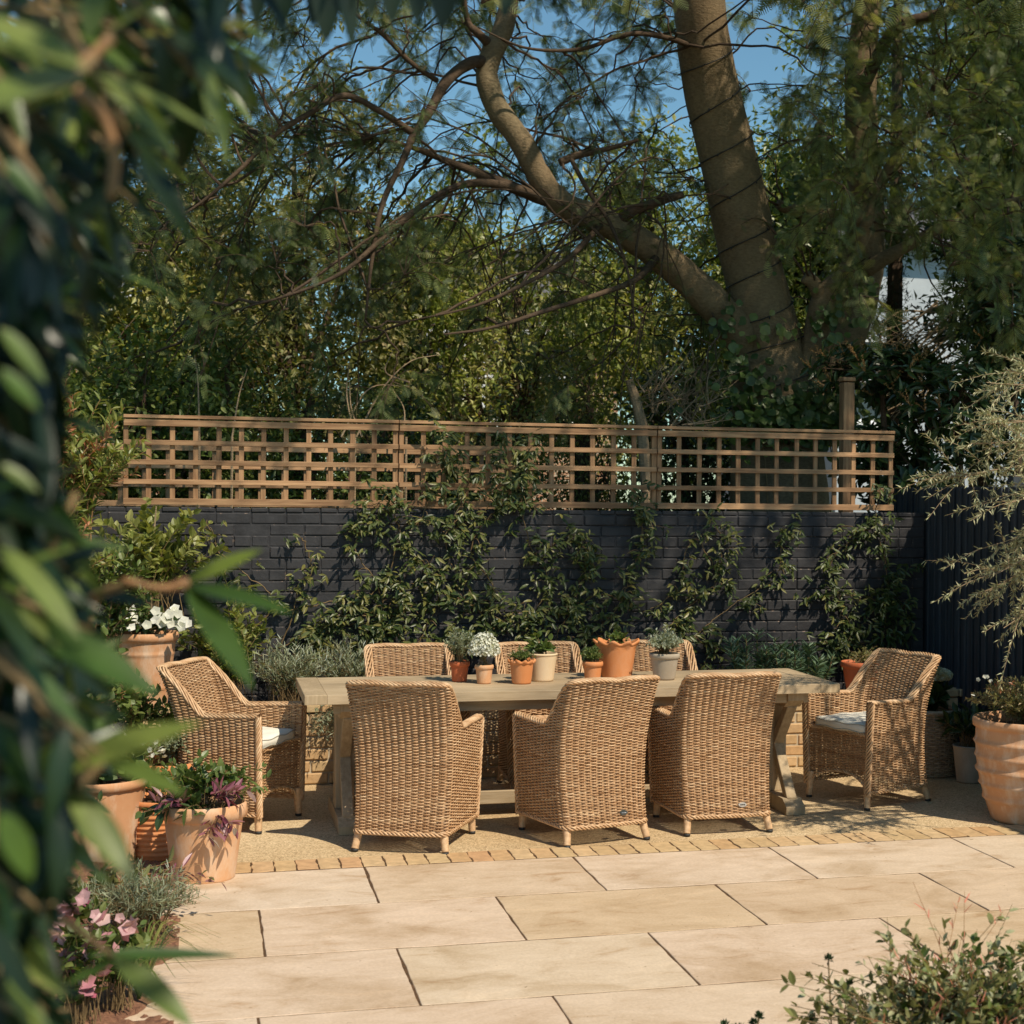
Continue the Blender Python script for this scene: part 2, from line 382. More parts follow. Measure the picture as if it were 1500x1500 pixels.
M['l_silver'] = leafmat('silver_leaf', [(.11, .15, .10), (.18, .23, .16), (.28, .33, .25), (.42, .46, .38)], .6, .2)
M['l_blue'] = leafmat('blue_green_leaf', [(.04, .09, .06), (.07, .14, .095), (.12, .2, .14), (.18, .27, .19)], .5, .2)
M['l_tip'] = leafmat('orange_young_leaf', [(.35, .10, .05), (.5, .19, .10), (.55, .3, .16)], .45, .35)
M['l_purple'] = leafmat('purple_striped_leaf', [(.09, .03, .04), (.19, .045, .08), (.28, .10, .13), (.28, .26, .18)], .35, .2)
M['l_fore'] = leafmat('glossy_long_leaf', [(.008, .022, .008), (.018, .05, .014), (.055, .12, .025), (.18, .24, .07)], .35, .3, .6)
M['l_forelit'] = leafmat('lit_yellow_green_long_leaf', [(.06, .14, .025), (.10, .18, .03), (.22, .22, .06)], .35, .45)  # lighter copy of the long leaf, sunlight put into its colour
M['f_white'] = leafmat('white_petal', [(.62, .62, .52), (.72, .72, .64), (.8, .8, .75)], .6, .25)
M['f_pink'] = leafmat('pink_petal', [(.5, .12, .2), (.62, .3, .34), (.7, .5, .48)], .6, .25)
M['f_coral'] = leafmat('coral_petal', [(.55, .12, .08), (.65, .22, .15), (.7, .35, .25)], .6, .25)
M['f_spike'] = leafmat('orange_brown_flower_spike', [(.24, .12, .04), (.36, .2, .07), (.45, .28, .11)], .7, .15)
M['f_hyd'] = leafmat('cream_hydrangea', [(.42, .42, .26), (.56, .54, .36), (.64, .62, .46)], .7, .2)

M['l_far_bright'] = leafmat('far_bright_leaf', [(.08, .12, .03), (.18, .25, .06), (.32, .37, .12), (.48, .48, .22)], .4, .42)  # far leaves: lighter copies with the sunlight put into their colour
M['l_far_mid'] = leafmat('far_green_leaf', [(.04, .08, .025), (.09, .15, .045), (.17, .24, .075), (.30, .34, .14)], .4, .42)
M['l_far_warm'] = leafmat('far_warm_leaf', [(.08, .10, .03), (.19, .21, .07), (.34, .33, .14), (.50, .40, .22)], .45, .42)
# ================================================================ GROUND
WALL_Y, BED_Y, BED_Z = 10.6, 10.02, .44
g = Geo(); g.add([(-80, -20, -.02), (80, -20, -.02), (80, 120, -.02), (-80, 120, -.02)], [(0, 1, 2, 3)])
tag(g.build('ground', M['turf']), kind='structure')
g = Geo(); g.add([(-3, 7.80, -.003), (6.2, 7.80, -.003), (6.2, 10.1, -.003), (-3, 10.1, -.003)], [(0, 1, 2, 3)])
tag(g.build('gravel_terrace', M['sand']), kind='structure')
g = Geo(); g.add([(-3, .5, .0032), (6.2, .5, .0032), (6.2, 7.94, .0032), (-3, 7.94, .0032)], [(0, 1, 2, 3)])
tag(g.build('paving_bed', M['joint']), kind='structure')

def slab(g, x0, x1, y0, y1, z, r, jit=.0016, gap=.007, n=26, tilt=0., skirt=.03, m=0):
    x0 += gap; x1 -= gap; y0 += gap*1.35; y1 -= gap*1.35
    pts = []
    for a, b_ in (((x0, y0), (x1, y0)), ((x1, y0), (x1, y1)), ((x1, y1), (x0, y1)), ((x0, y1), (x0, y0))):
        L = math.hypot(b_[0]-a[0], b_[1]-a[1]); k = max(3, int(n*L))
        for i in range(k):
            t = i/k; pts.append((a[0]+(b_[0]-a[0])*t, a[1]+(b_[1]-a[1])*t))
    p = np.array(pts); K = len(p); c = p.mean(0)
    w = rng.normal(0, 1, K); w = (w+np.roll(w, 1)+np.roll(w, -1))/1.7
    out = norm(p-c); p = p+out*(w*jit)[:, None]
    b = .002; zz = z+rng.normal(0, .0006)
    inner = p-out*b
    v = np.concatenate([np.c_[inner, np.full(K, zz)], np.c_[p, np.full(K, zz-b)], np.c_[p, np.full(K, zz-skirt)], [[c[0], c[1], zz]]])
    i = np.arange(K); j = (i+1) % K
    q = np.concatenate([np.stack([i, i+K, j+K, j], -1), np.stack([i+K, i+2*K, j+2*K, j+K], -1)])
    t = np.stack([np.full(K, 3*K), i, j], -1)
    g.add(v, q, t, r, m)
g = Geo(); W = 1.045
rows = [(7.02, 7.715, .75), (6.30, 7.02, .23), (5.57, 6.30, .745), (4.86, 5.57, .18), (4.15, 4.86, .66), (3.44, 4.15, .2), (2.73, 3.44, .7), (2.02, 2.73, .1), (1.3, 2.02, .6)]
tints = {}
for k, (y0, y1, xo) in enumerate(rows):
    for i in range(-2, 6):
        x0 = xo+i*W; slab(g, x0, x0+W, y0, y1, .006, rng.random(), gap=.0045)
tag(g.build('stone_paving', M['stone']), kind='structure')
g = Geo()
x = -.1
while x < 5.6:
    w = .108+rng.normal(0, .003); slab(g, x, x+w, 7.722+rng.normal(0, .004), 7.945+rng.normal(0, .006), .0065+rng.normal(0, .0008), rng.random(), jit=.003, gap=.0035, n=60, skirt=.02); x += w
tag(g.build('brick_edging', M['stock']), kind='structure')

# left planting bed at ground level: mulch mound
def mound(name, outline, z0, zmax, mat, n=150):
    (x0, x1), (y0, y1) = outline
    X, Y = np.meshgrid(np.linspace(x0, x1, n), np.linspace(y0, y1, n))
    ex = np.minimum((x1+.10*np.sin(Y*5)+.05*np.sin(Y*13)-X)/.35, 1)
    Nz = sum(a*np.sin(X*fx+p1)*np.sin(Y*fy+p2) for a, fx, fy, p1, p2 in ((.008, 17, 13, 0, 1), (.006, 41, 37, 2, 0), (.004, 90, 83, 1, 2)))
    Z = z0+zmax*np.clip(ex, -.6, 1)+Nz+rng.normal(0, .003, X.shape)
    i = np.arange(n-1)[:, None]*n+np.arange(n-1)[None]
    q = np.stack([i, i+1, i+n+1, i+n], -1).reshape(-1, 4)
    g = Geo().add(np.stack([X, Y, Z], -1).reshape(-1, 3), q); return tag(g.build(name, mat), kind='structure')
mound('soil_bed', ((-2.6, -.10), (4.6, 7.9)), .0, .05, M['mulch'])

# ================================================================ RAISED BED with brick retaining wall
def brick_course_wall(g, x0, x1, yf, z0, z1, bw=.225, bh=.075, d=.1, gap=.01, bev=.006, flem=False, jit=.0025, edge=False):
    z = z0; k = 0
    while z < z1-.02:
        x = x0-(k % 2)*bw*.5-rng.random()*.02; j = 0
        h = min(bh, z1-z)
        while x < x1:
            w = bw if not (flem and k % 3 == 2) else bw*.5
            a, b_ = max(x, x0), min(x+w, x1)
            if b_-a > .03:
                cx = (a+b_)/2; L = b_-a-gap; hh = h-gap
                base = g.n
                g.box((cx, yf+d/2+rng.normal(0, jit), z+h/2), (L, d, hh), r=0, bev=bev)
                V = g.v[-1]; 
                V[:, 2] += (V[:, 0]-cx)*rng.normal(0, .008)
                if edge:
                    rr = np.where(np.isclose(V[:, 1], V[:, 1].min(), atol=1e-4), .35+.3*rng.random(), 1.)
                    g.r[-1] = rr
                else: g.r[-1] = np.full(len(V), rng.random())
            x += w
        z += h; k += 1
t = empty('retaining_wall', (2., BED_Y, 0), 0, 'low yellow brick retaining wall of the raised bed behind the table', 'wall')
g = Geo(); brick_course_wall(g, -1.5-2, 5.1-2, 0, 0, .45, d=.1, gap=.011)
g.build('brickwork', M['stock'], t)
g = Geo(); g.box((.8-2+1.0, .052, .22), (6.55, .085, .44)); g.build('mortar', M['mortar'], t)
g = Geo(); x = -3.5
while x < 3.1:
    w = .22+rng.normal(0, .004); g.box((x+w/2, .055, .478), (w-.01, .135, .05), r=rng.random(), bev=.006); x += w
g.build('coping', M['stock'], t)
g = Geo(); n = 70
X, Y = np.meshgrid(np.linspace(-1.5, 5.1, n), np.linspace(BED_Y+.11, WALL_Y+.02, 12))
i = np.arange(11)[:, None]*n+np.arange(n-1)[None]
g.add(np.stack([X, Y, BED_Z+rng.normal(0, .008, X.shape)], -1).reshape(-1, 3), np.stack([i, i+1, i+n+1, i+n], -1).reshape(-1, 4))
tag(g.build('raised_bed_soil', M['soil']), kind='structure')

# ================================================================ DARK PAINTED BRICK WALL
WX0, WX1, WZ = -3.2, 5.10, 1.735
t = empty('garden_wall', ((WX0+WX1)/2, WALL_Y, 0), 0, 'dark navy painted brick wall carrying the timber trellis', 'wall')
cx = (WX0+WX1)/2
g = Geo(); brick_course_wall(g, WX0-cx, WX1-cx, 0, .2, WZ, d=.09, gap=.005, bev=.006, flem=True, jit=.003, edge=True)
g.build('painted_brickwork', M['paint'], t)
g = Geo(); g.box((0, .12, WZ/2-.005), (WX1-WX0-.006, .226, WZ-.012), r=.2); g.build('wall_core', M['paint'], t)

# ================================================================ TRELLIS
def trellis(name, px0, px1, y, z0, z1, nv, nh, loc, label, group, joint=.0, cap=True):
    """square lattice panel; loc = left bottom corner"""
    w = px1-px0
    t = empty(name, (px0, y, z0), 0, label, 'trellis', group)
    s = .033; th = .018
    g = Geo()
    zs = np.linspace(s/2+.012, z1-z0-s/2-.02, nh)
    for k, z in enumerate(zs):
        hh = s if k not in (0, nh-1) else s+.009
        g.box((w/2, -th/2-.001, z), (w-.004, th, hh), r=rng.random(), bev=.002)
    g.build('horizontal_slats', M['trellis'], t)
    g = Geo()
    for x in np.linspace(s/2, w-s/2, nv):
        g.box((x+rng.normal(0, .002), th/2+.001, (z1-z0)/2), (s+rng.normal(0, .001), th, z1-z0-.03), r=rng.random(), bev=.002,
              rot=Matrix.Rotation(rng.normal(0, .004), 3, 'Y'))
    g.build('upright_slats', M['trellis_v'], t)
    if cap:
        g = Geo(); g.box((w/2, 0, z1-z0+.004), (w, .055, .022), r=.6, bev=.003); g.build('capping_rail', M['trellis'], t)
    return t
TZ0, TZ1 = 1.74, 2.315
xa = [P(p, 680, WALL_Y)[0] for p in (180, 585, 964, 1312)]
labs = ['left panel of weathered brown square trellis on the dark wall', 'middle panel of the brown trellis with leafy climbers growing through', 'right panel of brown trellis on the wall below the big tree trunk']
for k in range(3):
    trellis('lattice_trellis', xa[k], xa[k+1]-.004, WALL_Y+.03, TZ0+.0, TZ1, 13, 5, None, labs[k], 'trellis panels on the dark wall')
for k, lb in ((1, 'trellis post at the joint left of the leafy middle panel'), (2, 'trellis post at the joint under the tree fork')):
    g = Geo(); g.box((0, 0, .29), (.05, .05, .60), r=.3, bev=.003)
    o = g.build('timber_post', M['trellis_v'], loc=(xa[k]-.002, WALL_Y+.078, TZ0)); tag(o, lb, 'post', 'trellis joint posts')
x0b = P(30, 690, 11.8)[0]; x1b = P(740, 690, 11.8)[0]
trellis('lattice_trellis', x0b, x1b, 11.8, 1.72, 2.19, 22, 4, None, 'neighbouring lattice seen behind the left trellis panel', None, cap=False)

# tall wooden post behind trellis on the right
b0 = P(1240, 640, 11.2)
g = Geo(); g.box((0, 0, 1.35), (.09, .09, 2.74), r=.3, bev=.004)
g.box((0, 0, 2.745), (.1, .1, .03), r=.7, bev=.004)
tag(g.build('wooden_post', M['trellis_v'], loc=(b0[0], 11.2, 0)), 'tall square timber post standing behind the right end of the trellis', 'post')

# ================================================================ BLACK FENCE on the right
t = empty('board_fence', (5.13, 7.5, 0), 0, 'black vertical board fence on the right side of the terrace', 'fence')
g = Geo(); y = -4.5
while y < 3.9:
    w = .098+rng.normal(0, .002)
    g.box((.0+rng.normal(0, .002), y+w/2, .96), (.018, w-.004, 1.92+rng.normal(0, .003)), r=rng.random(), bev=.002)
    g.box((-.0185, y+w, .96), (.016, .03, 1.915), r=rng.random(), bev=.002)
    y += w
g.build('boards', M['fence'], t)
g = Geo()
for z in (.3, 1., 1.7): g.box((.034, -.3, z), (.045, 8.4, .08), r=.5)
g.build('rails', M['fence'], t)
for yy in (-3, -.5, 2.0, 3.8):
    g = Geo(); g.box((.1, yy, 1.0), (.08, .08, 2.0), r=.4, bev=.004); g.build('post', M['fence'], t)

# ================================================================ TABLE
TX0, TX1, TY0, TY1 = .50, 3.54, 8.44, 9.28
t = empty('trestle_table', ((TX0+TX1)/2, (TY0+TY1)/2, 0), 0, 'long weathered pale timber trestle table with plant pots on top', 'table')
hw, hd = (TX1-TX0)/2, (TY1-TY0)/2
g = Geo()
nb = 6; bw = 2*hd/nb
for i in range(nb): g.box((0, -hd+bw*(i+.5), .7325), (2*hw-.24, bw-.0015, .050), r=rng.random(), bev=.0015)
g.build('top_boards', M['table'], t)
for s_ in (-1, 1):
    g = Geo(); g.box((s_*(hw-.06), 0, .733), (.1185, 2*hd+.002, .0525), r=.5+.3*s_, bev=.003); g.build('breadboard_end', M['table_v'], t)
g = Geo()
for s_ in (-1, 1): g.box((0, s_*(hd-.10), .675), (2*hw-.32, .03, .062), r=.4, bev=.003)
g.build('apron', M['table'], t)
for s_ in (-1, 1):
    g = Geo(); lx = s_*(hw-.245)
    # foot beam with chamfered ends
    def beam(z0, z1, L, w, ch, up=True):
        y = [-L, -L, -L+ch, L-ch, L, L]
        z = [z0, z0+(z1-z0)*.5, z1, z1, z0+(z1-z0)*.5, z0] if up else [z1, z0+(z1-z0)*.5, z0, z0, z0+(z1-z0)*.5, z1]
        v = [(lx+sx*w/2, yy, zz) for sx in (-1, 1) for yy, zz in zip(y, z)]
        fq = [(i, (i+1) % 6, 6+(i+1) % 6, 6+i) for i in range(6)]
        fq += [(0, 1, 2, 3)[::-1], (0, 3, 4, 5)[::-1], (6, 7, 8, 9), (6, 9, 10, 11)]
        if up: fq = [f[::-1] for f in fq]
        g.add(v, fq, None, .5)
    beam(0, .085, .37, .115, .07); 
    g.build('foot', M['table_v'], t)
    g = Geo(); beam(.615, .706, .36, .10, .07, False); g.build('cross_bearer', M['table_v'], t)
    g = Geo(); g.box((lx, 0, .35), (.105, .13, .53), r=.7, bev=.004); g.build('post', M['table_v'], t)
    for sy in (-1, 1):
        for (y0, z0, y1, z1) in ((sy*.27, .088, sy*.07, .34), (sy*.26, .612, sy*.07, .40)):
            g = Geo(); dy, dz = y1-y0, z1-z0; L = math.hypot(dy, dz)
            yy = np.array([0, dy/L, dz/L]); xx = np.array([1., 0, 0]); zz = np.cross(xx, yy)
            g.box((lx, (y0+y1)/2, (z0+z1)/2), (.06, L+.05, .055), rot=np.array([xx, yy, zz]).T, r=.3, bev=.003); g.build('brace', M['table_v'], t)
g = Geo(); g.box((0, 0, .105), (2*hw-.60, .06, .075), r=.6, bev=.004); g.build('stretcher', M['table'], t)

# ================================================================ WOVEN ARMCHAIRS
def yR(z): return -(.235+.045*((z-.40)/.30)**2*(1 if z < .4 else 1)-(.0 if z < .4 else .01*(z-.4)))-(.10*max(0, z-.55)**1.0*.55)
def hR(z): return .245+.032*(z/.87)
def hF(z): return .268+.03*min(z/.63, 1)
YF = .265
def outline_pts(z, off, k):
    """k = number of samples per stake (4); returns (x,y), normals ; stakes: 12 side, 2 corner, 11 back, 2, 12"""
    rc = .05
    side = 12*k; cor = 2*k; bk = 12*k
    yr = yR(z); xr = hR(z); xf = hF(z)
    a = np.linspace(0, 1, side+1)[:-1]; s1 = np.stack([xf+(xr-xf)*a, YF+(yr+rc-YF)*a], -1)
    th = np.linspace(0, PI/2, cor+1)[:-1]; s2 = np.stack([xr-rc+rc*np.cos(th), yr+rc-rc*np.sin(th)], -1)
    b = np.linspace(0, 1, bk+1); s3 = np.stack([(xr-rc)*(1-2*b), np.full(bk+1, yr)+.012*(1-(1-2*b)**2)*(-1)], -1)
    l2 = s2[::-1]*[-1, 1]; l1 = s1[::-1]*[-1, 1]
    p = np.concatenate([s1, s2, s3, l2, l1])
    T = norm(np.gradient(p, axis=0)); Nn = np.stack([-T[:, 1], T[:, 0]], -1)
    # make outward
    c = np.array([0, 0.]); sg = np.sign(((p-c)*Nn).sum(-1)); sg[:] = sg[len(sg)//2]
    Nn = Nn*sg[:, None]
    return p-off*Nn, Nn
NS = 12*2+2*2+12   # stakes intervals
def ztop_u(u):
    """top height for u in [0,1] along the outline"""
    d = np.minimum(u, 1-u)*NS      # stakes from the front
    arm = .632-.012*np.clip(d/8, 0, 1)
    t = np.clip((d-8.2)/(13.2-8.2), 0, 1); t = t*t*(3-2*t)
    return arm+(.868-arm)*t+.006*np.sin(PI*np.clip((d-13)/7, 0, 1))
def weave(g, z0, z1, pitch, off, k=6, amp=.0050, r_=.0033, flip=1):
    n = 5; ang = np.arange(n)*2*PI/n+.3; row = 0; z = z0
    while z < z1:
        p, Nn = outline_pts(z, off, k); K = len(p)
        u = np.arange(K)/(K-1); zt = ztop_u(u)
        ok = z < zt-.012
        stake = np.arange(K)/k
        ph = (amp*np.cos(PI*(stake+row))-.0045*(1-np.abs(np.cos(PI*stake)))**2)*flip
        c = np.c_[p+Nn*ph[:, None], z+.0009*np.sin(stake*1.7+row)+rng.normal(0, .0004, K)]
        i0 = 0
        idx = np.where(ok)[0]
        if len(idx):
            for seg in np.split(idx, np.where(np.diff(idx) > 1)[0]+1):
                if len(seg) < 4: continue
                cc = c[seg]; nn = np.c_[Nn[seg], np.zeros(len(seg))]
                v = cc[:, None]+r_*(np.cos(ang)[None, :, None]*nn[:, None]*.85+np.sin(ang)[None, :, None]*np.array([0, 0, 1.1]))
                i = np.arange(len(seg)-1)[:, None]*n; j = np.arange(n)[None]; kk = (j+1) % n
                q = np.stack([i+j, i+kk, i+n+kk, i+n+j], -1).reshape(-1, 4)
                g.add(v.reshape(-1, 3), q, None, np.repeat(np.clip(.55+rng.normal(0, .06)+np.repeat(rng.normal(0, .15, len(seg)//10+1), 10)[:len(seg)], 0, 1), n))
        z += pitch; row += 1
def rope(g, path, wid, hei, strands=5, turns=26, r=.0052, side=None, n=5):
    """strands twisting round an elliptical core: the plaited edging"""
    path = np.asarray(path); K = len(path); T = norm(np.gradient(path, axis=0))
    if side is None: side = np.tile([1., 0, 0], (K, 1))
    S = norm(side-T*(side*T).sum(-1, keepdims=True)); B = np.cross(T, S)
    u = np.linspace(0, 1, K)
    for s_ in range(strands):
        ph = 2*PI*s_/strands+u*turns*2*PI/strands*1.0
        c = path+S*(wid*np.cos(ph))[:, None]+B*(hei*np.sin(ph))[:, None]
        g.tube(c, r, n, r=np.clip(.7+rng.normal(0, .12), 0, 1), cap=False)
def chair_meshes():
    parts = {}
    g = Geo()
    weave(g, .105, .87, .0077, 0)
    weave(g, .44, .87, .0077, .042, flip=-1)
    # stakes, toned dark: the shade of the weave gaps is in their colour
    for off, zb in ((0, .10), (.042, .42)):
        for s_ in range(0, NS+1):
            u = s_/NS; zt = float(ztop_u(np.array([u]))[0])-.008
            zz = np.linspace(zb, zt, 14)
            pts = []
            for z in zz:
                p, _ = outline_pts(z, off, 1); pts.append((p[s_][0], p[s_][1], z))
            g.tube(pts, .0034, 5, r=.05, cap=False)
    # front returns: close the arm fronts and the apron below the seat
    zz = np.arange(.105, .43, .0077); n = 4
    for k, z in enumerate(zz):
        xe = hF(z)-.03
        xa_ = 0 if z > .192 else xe*math.sqrt(max(0, 1-((z-.10)/.092)**2))
        if xa_ > xe-.02: continue
        for sg in ((-1, 1) if xa_ > .01 else (0,)):
            xs = np.linspace(-xe, xe, 61) if sg == 0 else np.linspace(sg*xa_, sg*xe, 13)
            yy = YF-.018-.03*(1-(xs/xe)**2)*min(1, 1)+.0048*np.cos(PI*(xs/.042+k))
            g.tube(np.c_[xs, yy, np.full(len(xs), z)], .0035, 5, r=np.clip(.35+rng.normal(0, .15), 0, 1), cap=False)
    for x in np.arange(-.21, .22, .042):
        xe = .24; zl = .1+.092*math.sqrt(max(0, 1-(x/xe)**2))
        g.tube([(x, YF-.018-.03*(1-(x/xe)**2), zl), (x, YF-.018-.03*(1-(x/xe)**2), .43)], .0038, 5, r=.2, cap=False)
    # seat
    for k, y in enumerate(np.arange(-.20, YF-.02, .0125)):
        xs = np.linspace(-.235, .235, 34); g.tube(np.c_[xs, np.full(34, y), .425+.003*np.cos(PI*(xs/.042+k))], .0055, 5, r=np.clip(.5+rng.normal(0, .15), 0, 1), cap=False)
    parts['woven_shell'] = (g, 'wicker')
    # braided edging
    g = Geo()
    K = 420; u = np.linspace(0, 1, K); zt = ztop_u(u); path = []; side = []
    kk = 12
    for uu, z in zip(u, zt):
        p, Nn = outline_pts(z, .021, kk); ii = uu*(len(p)-1); a = int(ii); b = min(a+1, len(p)-1); f = ii-a
        path.append((*(p[a]*(1-f)+p[b]*f), z)); side.append((*(Nn[a]*(1-f)+Nn[b]*f), 0))
    rope(g, path, .023, .010, 7, 62, .0062, np.array(side))
    for sg in (-1, 1):
        zz = np.linspace(.085, .628, 90)
        pp = [(sg*(hF(z)-.012), YF-.002, z) for z in zz]
        rope(g, pp, .020, .011, 6, 22, .0060)
    p, Nn = outline_pts(.10, 0, 6); rope(g, np.c_[p, np.full(len(p), .10)], .006, .008, 3, 60, .005, np.c_[Nn, np.zeros(len(Nn))])
    xs = np.linspace(-.235, .235, 60); rope(g, np.c_[xs, YF-.018-.03*(1-(xs/.235)**2), .1+.092*np.sqrt(np.maximum(0, 1-(xs/.236)**2))], .006, .008, 3, 18, .005, np.tile([0, 1., 0], (60, 1)))
    xs = np.linspace(-.25, .25, 60); rope(g, np.c_[xs, YF-.016-.03*(1-(xs/.25)**2), np.full(60, .437)], .010, .008, 4, 18, .0055, np.tile([0, 1., 0], (60, 1)))
    parts['braided_edging'] = (g, 'wicker')
    # seat boarding under the cushion
    legs = []
    for sx, sy in ((1, 1), (-1, 1), (1, -1), (-1, -1)):
        g = Geo(); f = Geo()
        x0, y0 = (sx*.243, .245) if sy > 0 else (sx*.215, -.225)
        x1, y1 = (sx*.250, .252) if sy > 0 else (sx*.238, -.272)
        zs = np.linspace(.16, .012, 30); tt = np.linspace(0, 1, 30)
        rad = .0245-.006*tt+.0012*np.cos(np.arange(30)*PI)
        g.tube(np.c_[x0+(x1-x0)*tt, y0+(y1-y0)*tt, zs], rad, 12, r=.75)
        f.tube([(x1, y1, .014), (x1, y1, 0)], .0185, 12, r=.5)
        legs.append((g, f))
    return parts, legs
CP, CL = chair_meshes()
def make_chair():
    t = empty('wicker_armchair', (0, 0, 0), 0)
    for k, (g, m) in CP.items(): g.build(k, M[m], t, smooth=True)
    for g, f in CL:
        l = g.build('leg', M['wicker'], t, smooth=True); f.build('foot_cap', M['rubber'], l, smooth=True)
    return t
def copy_tree(o, parent=None):
    c = o.copy(); col.objects.link(c)
    if parent: c.parent = parent
    for ch in list(kids.get(o.name, [])): copy_tree(ch, c)
    return c
chair0 = make_chair()
kids = {}
for o in list(bpy.data.objects):
    if o.parent: kids.setdefault(o.parent.name, []).append(o)
CHAIRS = [
 (1.065, 8.26, -23, 'leftmost of the three wicker armchairs with their backs to us', None),
 (1.98, 8.255, 14, 'wicker armchair with a dark oval badge low on its back', 'dark'),
 (2.745, 8.36, 1, 'wicker armchair with a silver oval badge low on its back', 'silver'),
 (.17, 8.97, -118, 'wicker armchair at the left end of the table beside the potted plants', None),
 (3.905, 8.86, 111, 'wicker armchair at the right end of the table in front of the black fence', None),
 (P(599, 960, 9.9)[0], 9.62, 180, 'wicker armchair on the far side of the table, left end, facing the camera', None),
 (P(786, 960, 9.9)[0], 9.60, 180, 'wicker armchair on the far side of the table, middle one behind the cream pot', None),
 (P(953, 960, 9.9)[0], 9.63, 178, 'wicker armchair on the far side of the table, behind the scalloped and grey clay pots', None)]
chairs = []
for k, (x, y, a, lab, bd) in enumerate(CHAIRS):
    c = chair0 if k == 0 else copy_tree(chair0)
    c.location = (x, y, 0); c.rotation_euler = (0, 0, math.radians(a)); tag(c, lab, 'chair', 'wicker armchairs round the table'); chairs.append(c)
    if bd:
        g = Geo(); n = 24; a_ = np.arange(n)*2*PI/n; zc = .158; yb = yR(zc)-.010
        g.tube([(.075 if bd == 'silver' else .09, yb-.012, zc), (.075 if bd == 'silver' else .09, yb+.004, zc)], 1, n, r=.5)
        V = g.v[0]; V[:, 0] = (V[:, 0]-V[:, 0].mean())*.023; V[:, 2] = (V[:, 2]-V[:, 2].mean())*.0125
        V[:, 0] += .075 if bd == 'silver' else .09; V[:, 2] += zc
        g.v[1][:, 0] = .075 if bd == 'silver' else .09
        b = g.build('badge', M['silver'] if bd == 'silver' else M['darkbadge'], c, smooth=False)
        g = Geo(); xx = np.linspace(-.014, .014, 40)
        x0 = .075 if bd == 'silver' else .09
        g.tube(np.c_[x0+xx, np.full(40, yb-.0135), zc+.0035*np.sin(xx*1500)*np.cos(xx*300)], .0011, 4, r=.5)
        g.build('badge_script', M['cable'] if bd == 'silver' else M['silver'], b)
# cushions
def cushion(ch, lab):
    w, d, h = .225, .225, .068
    g = Geo(); n = 26
    u = np.linspace(-1, 1, n); X, Y = np.meshgrid(u, u)
    e = (1-np.abs(X)**6)*(1-np.abs(Y)**6)
    def layer(sg):
        Z = h/2+sg*(h*.28+h*.24*np.clip(e, 0, 1)**.35+.004*np.sin(X*7+1)*np.cos(Y*6))
        px_ = X*w*(1-.06*Y**2); py_ = Y*d*(1-.05*X**2)
        return np.stack([px_, py_, Z], -1).reshape(-1, 3)
    i = np.arange(n-1)[:, None]*n+np.arange(n-1)[None]; q = np.stack([i, i+1, i+n+1, i+n], -1).reshape(-1, 4)
    g.add(layer(1), q, None, .5); g.add(layer(-1), q[:, ::-1], None, .5)
    ring = np.concatenate([np.arange(n), np.arange(1, n)*n+n-1, (n-1)*n+np.arange(n-2, -1, -1), np.arange(n-2, 0, -1)*n])
    j = np.roll(ring, -1); g.q.append(np.stack([ring+n*n, j+n*n, j, ring], -1)); g.qm.append(np.zeros(len(ring), int))
    th = ch.rotation_euler[2]
    o = g.build('seat_cushion', M['cushion'], smooth=True); tag(o, lab, 'cushion', 'cream seat cushions')
    o.location = (ch.location[0]-.03*math.sin(th), ch.location[1]+.03*math.cos(th), .436); o.rotation_euler = (0, 0, th)
    for sg in (1, -1):
        gp = Geo(); V = layer(sg)[ring]; V = np.concatenate([V, V[:1]]); gp.tube(V, .0032, 5, r=.5, cap=False); gp.build('piping', M['piping'], o, smooth=True)
cushion(chairs[3], 'cream piped cushion on the left end wicker chair')
cushion(chairs[4], 'cream piped cushion on the right end wicker chair')

# ================================================================ POTS
def potprof(R, rb, h, rim=.03, rimh=.04, th=.012, bands=(), curve=0.):
    """outer profile bottom to top then inside"""
    pr = [(0.001, 0), (rb*.96, 0), (rb, .006)]
    N = 44
    for i in range(1, N):
        z = .006+(h-rimh-.006)*i/N; t = z/h
        r = rb+(R-rim*.4-rb)*t+curve*math.sin(PI*t)
        for bz, ba, bwid in bands:
            r += ba*math.exp(-((z-bz)/bwid)**2)
        pr.append((r, z))
    r1 = R-rim*.4
    pr += [(r1, h-rimh), (R, h-rimh+.003), (R+.002, h-rimh*.5), (R, h-.004), (R-.005, h), (R-th, h-.003), (R-th-rim*.3, h-rimh), (rb*.9, h*.3)]
    return pr
def soil_disc(g, r, z, n=24):
    a = np.arange(n)*2*PI/n
    v = np.concatenate([np.stack([r*np.cos(a), r*np.sin(a), z+rng.normal(0, .003, n)], -1), [[0, 0, z+.01]]])
    i = np.arange(n); g.add(v, None, np.stack([np.full(n, n), i, (i+1) % n], -1))
def pot(name, x, y, z, R, rb, h, mat, label, cat='pot', group=None, rim=.02, rimh=.03, bands=(), curve=0., wav=None, soil=.8, tilt=None):
    t = empty(name, (x, y, z), rng.random()*6, label, cat, group)
    if tilt: t.rotation_euler = (tilt[0], tilt[1], 0)
    g = Geo().lathe(potprof(R, rb, h, rim, rimh, max(.006, R*.07), bands, curve), n=56, wav=wav)
    g.build('pot', M[mat], t, smooth=True)
    if soil:
        g = Geo(); soil_disc(g, R*.86-.002, h*.9); g.build('soil', M['soil'], t)
    return t
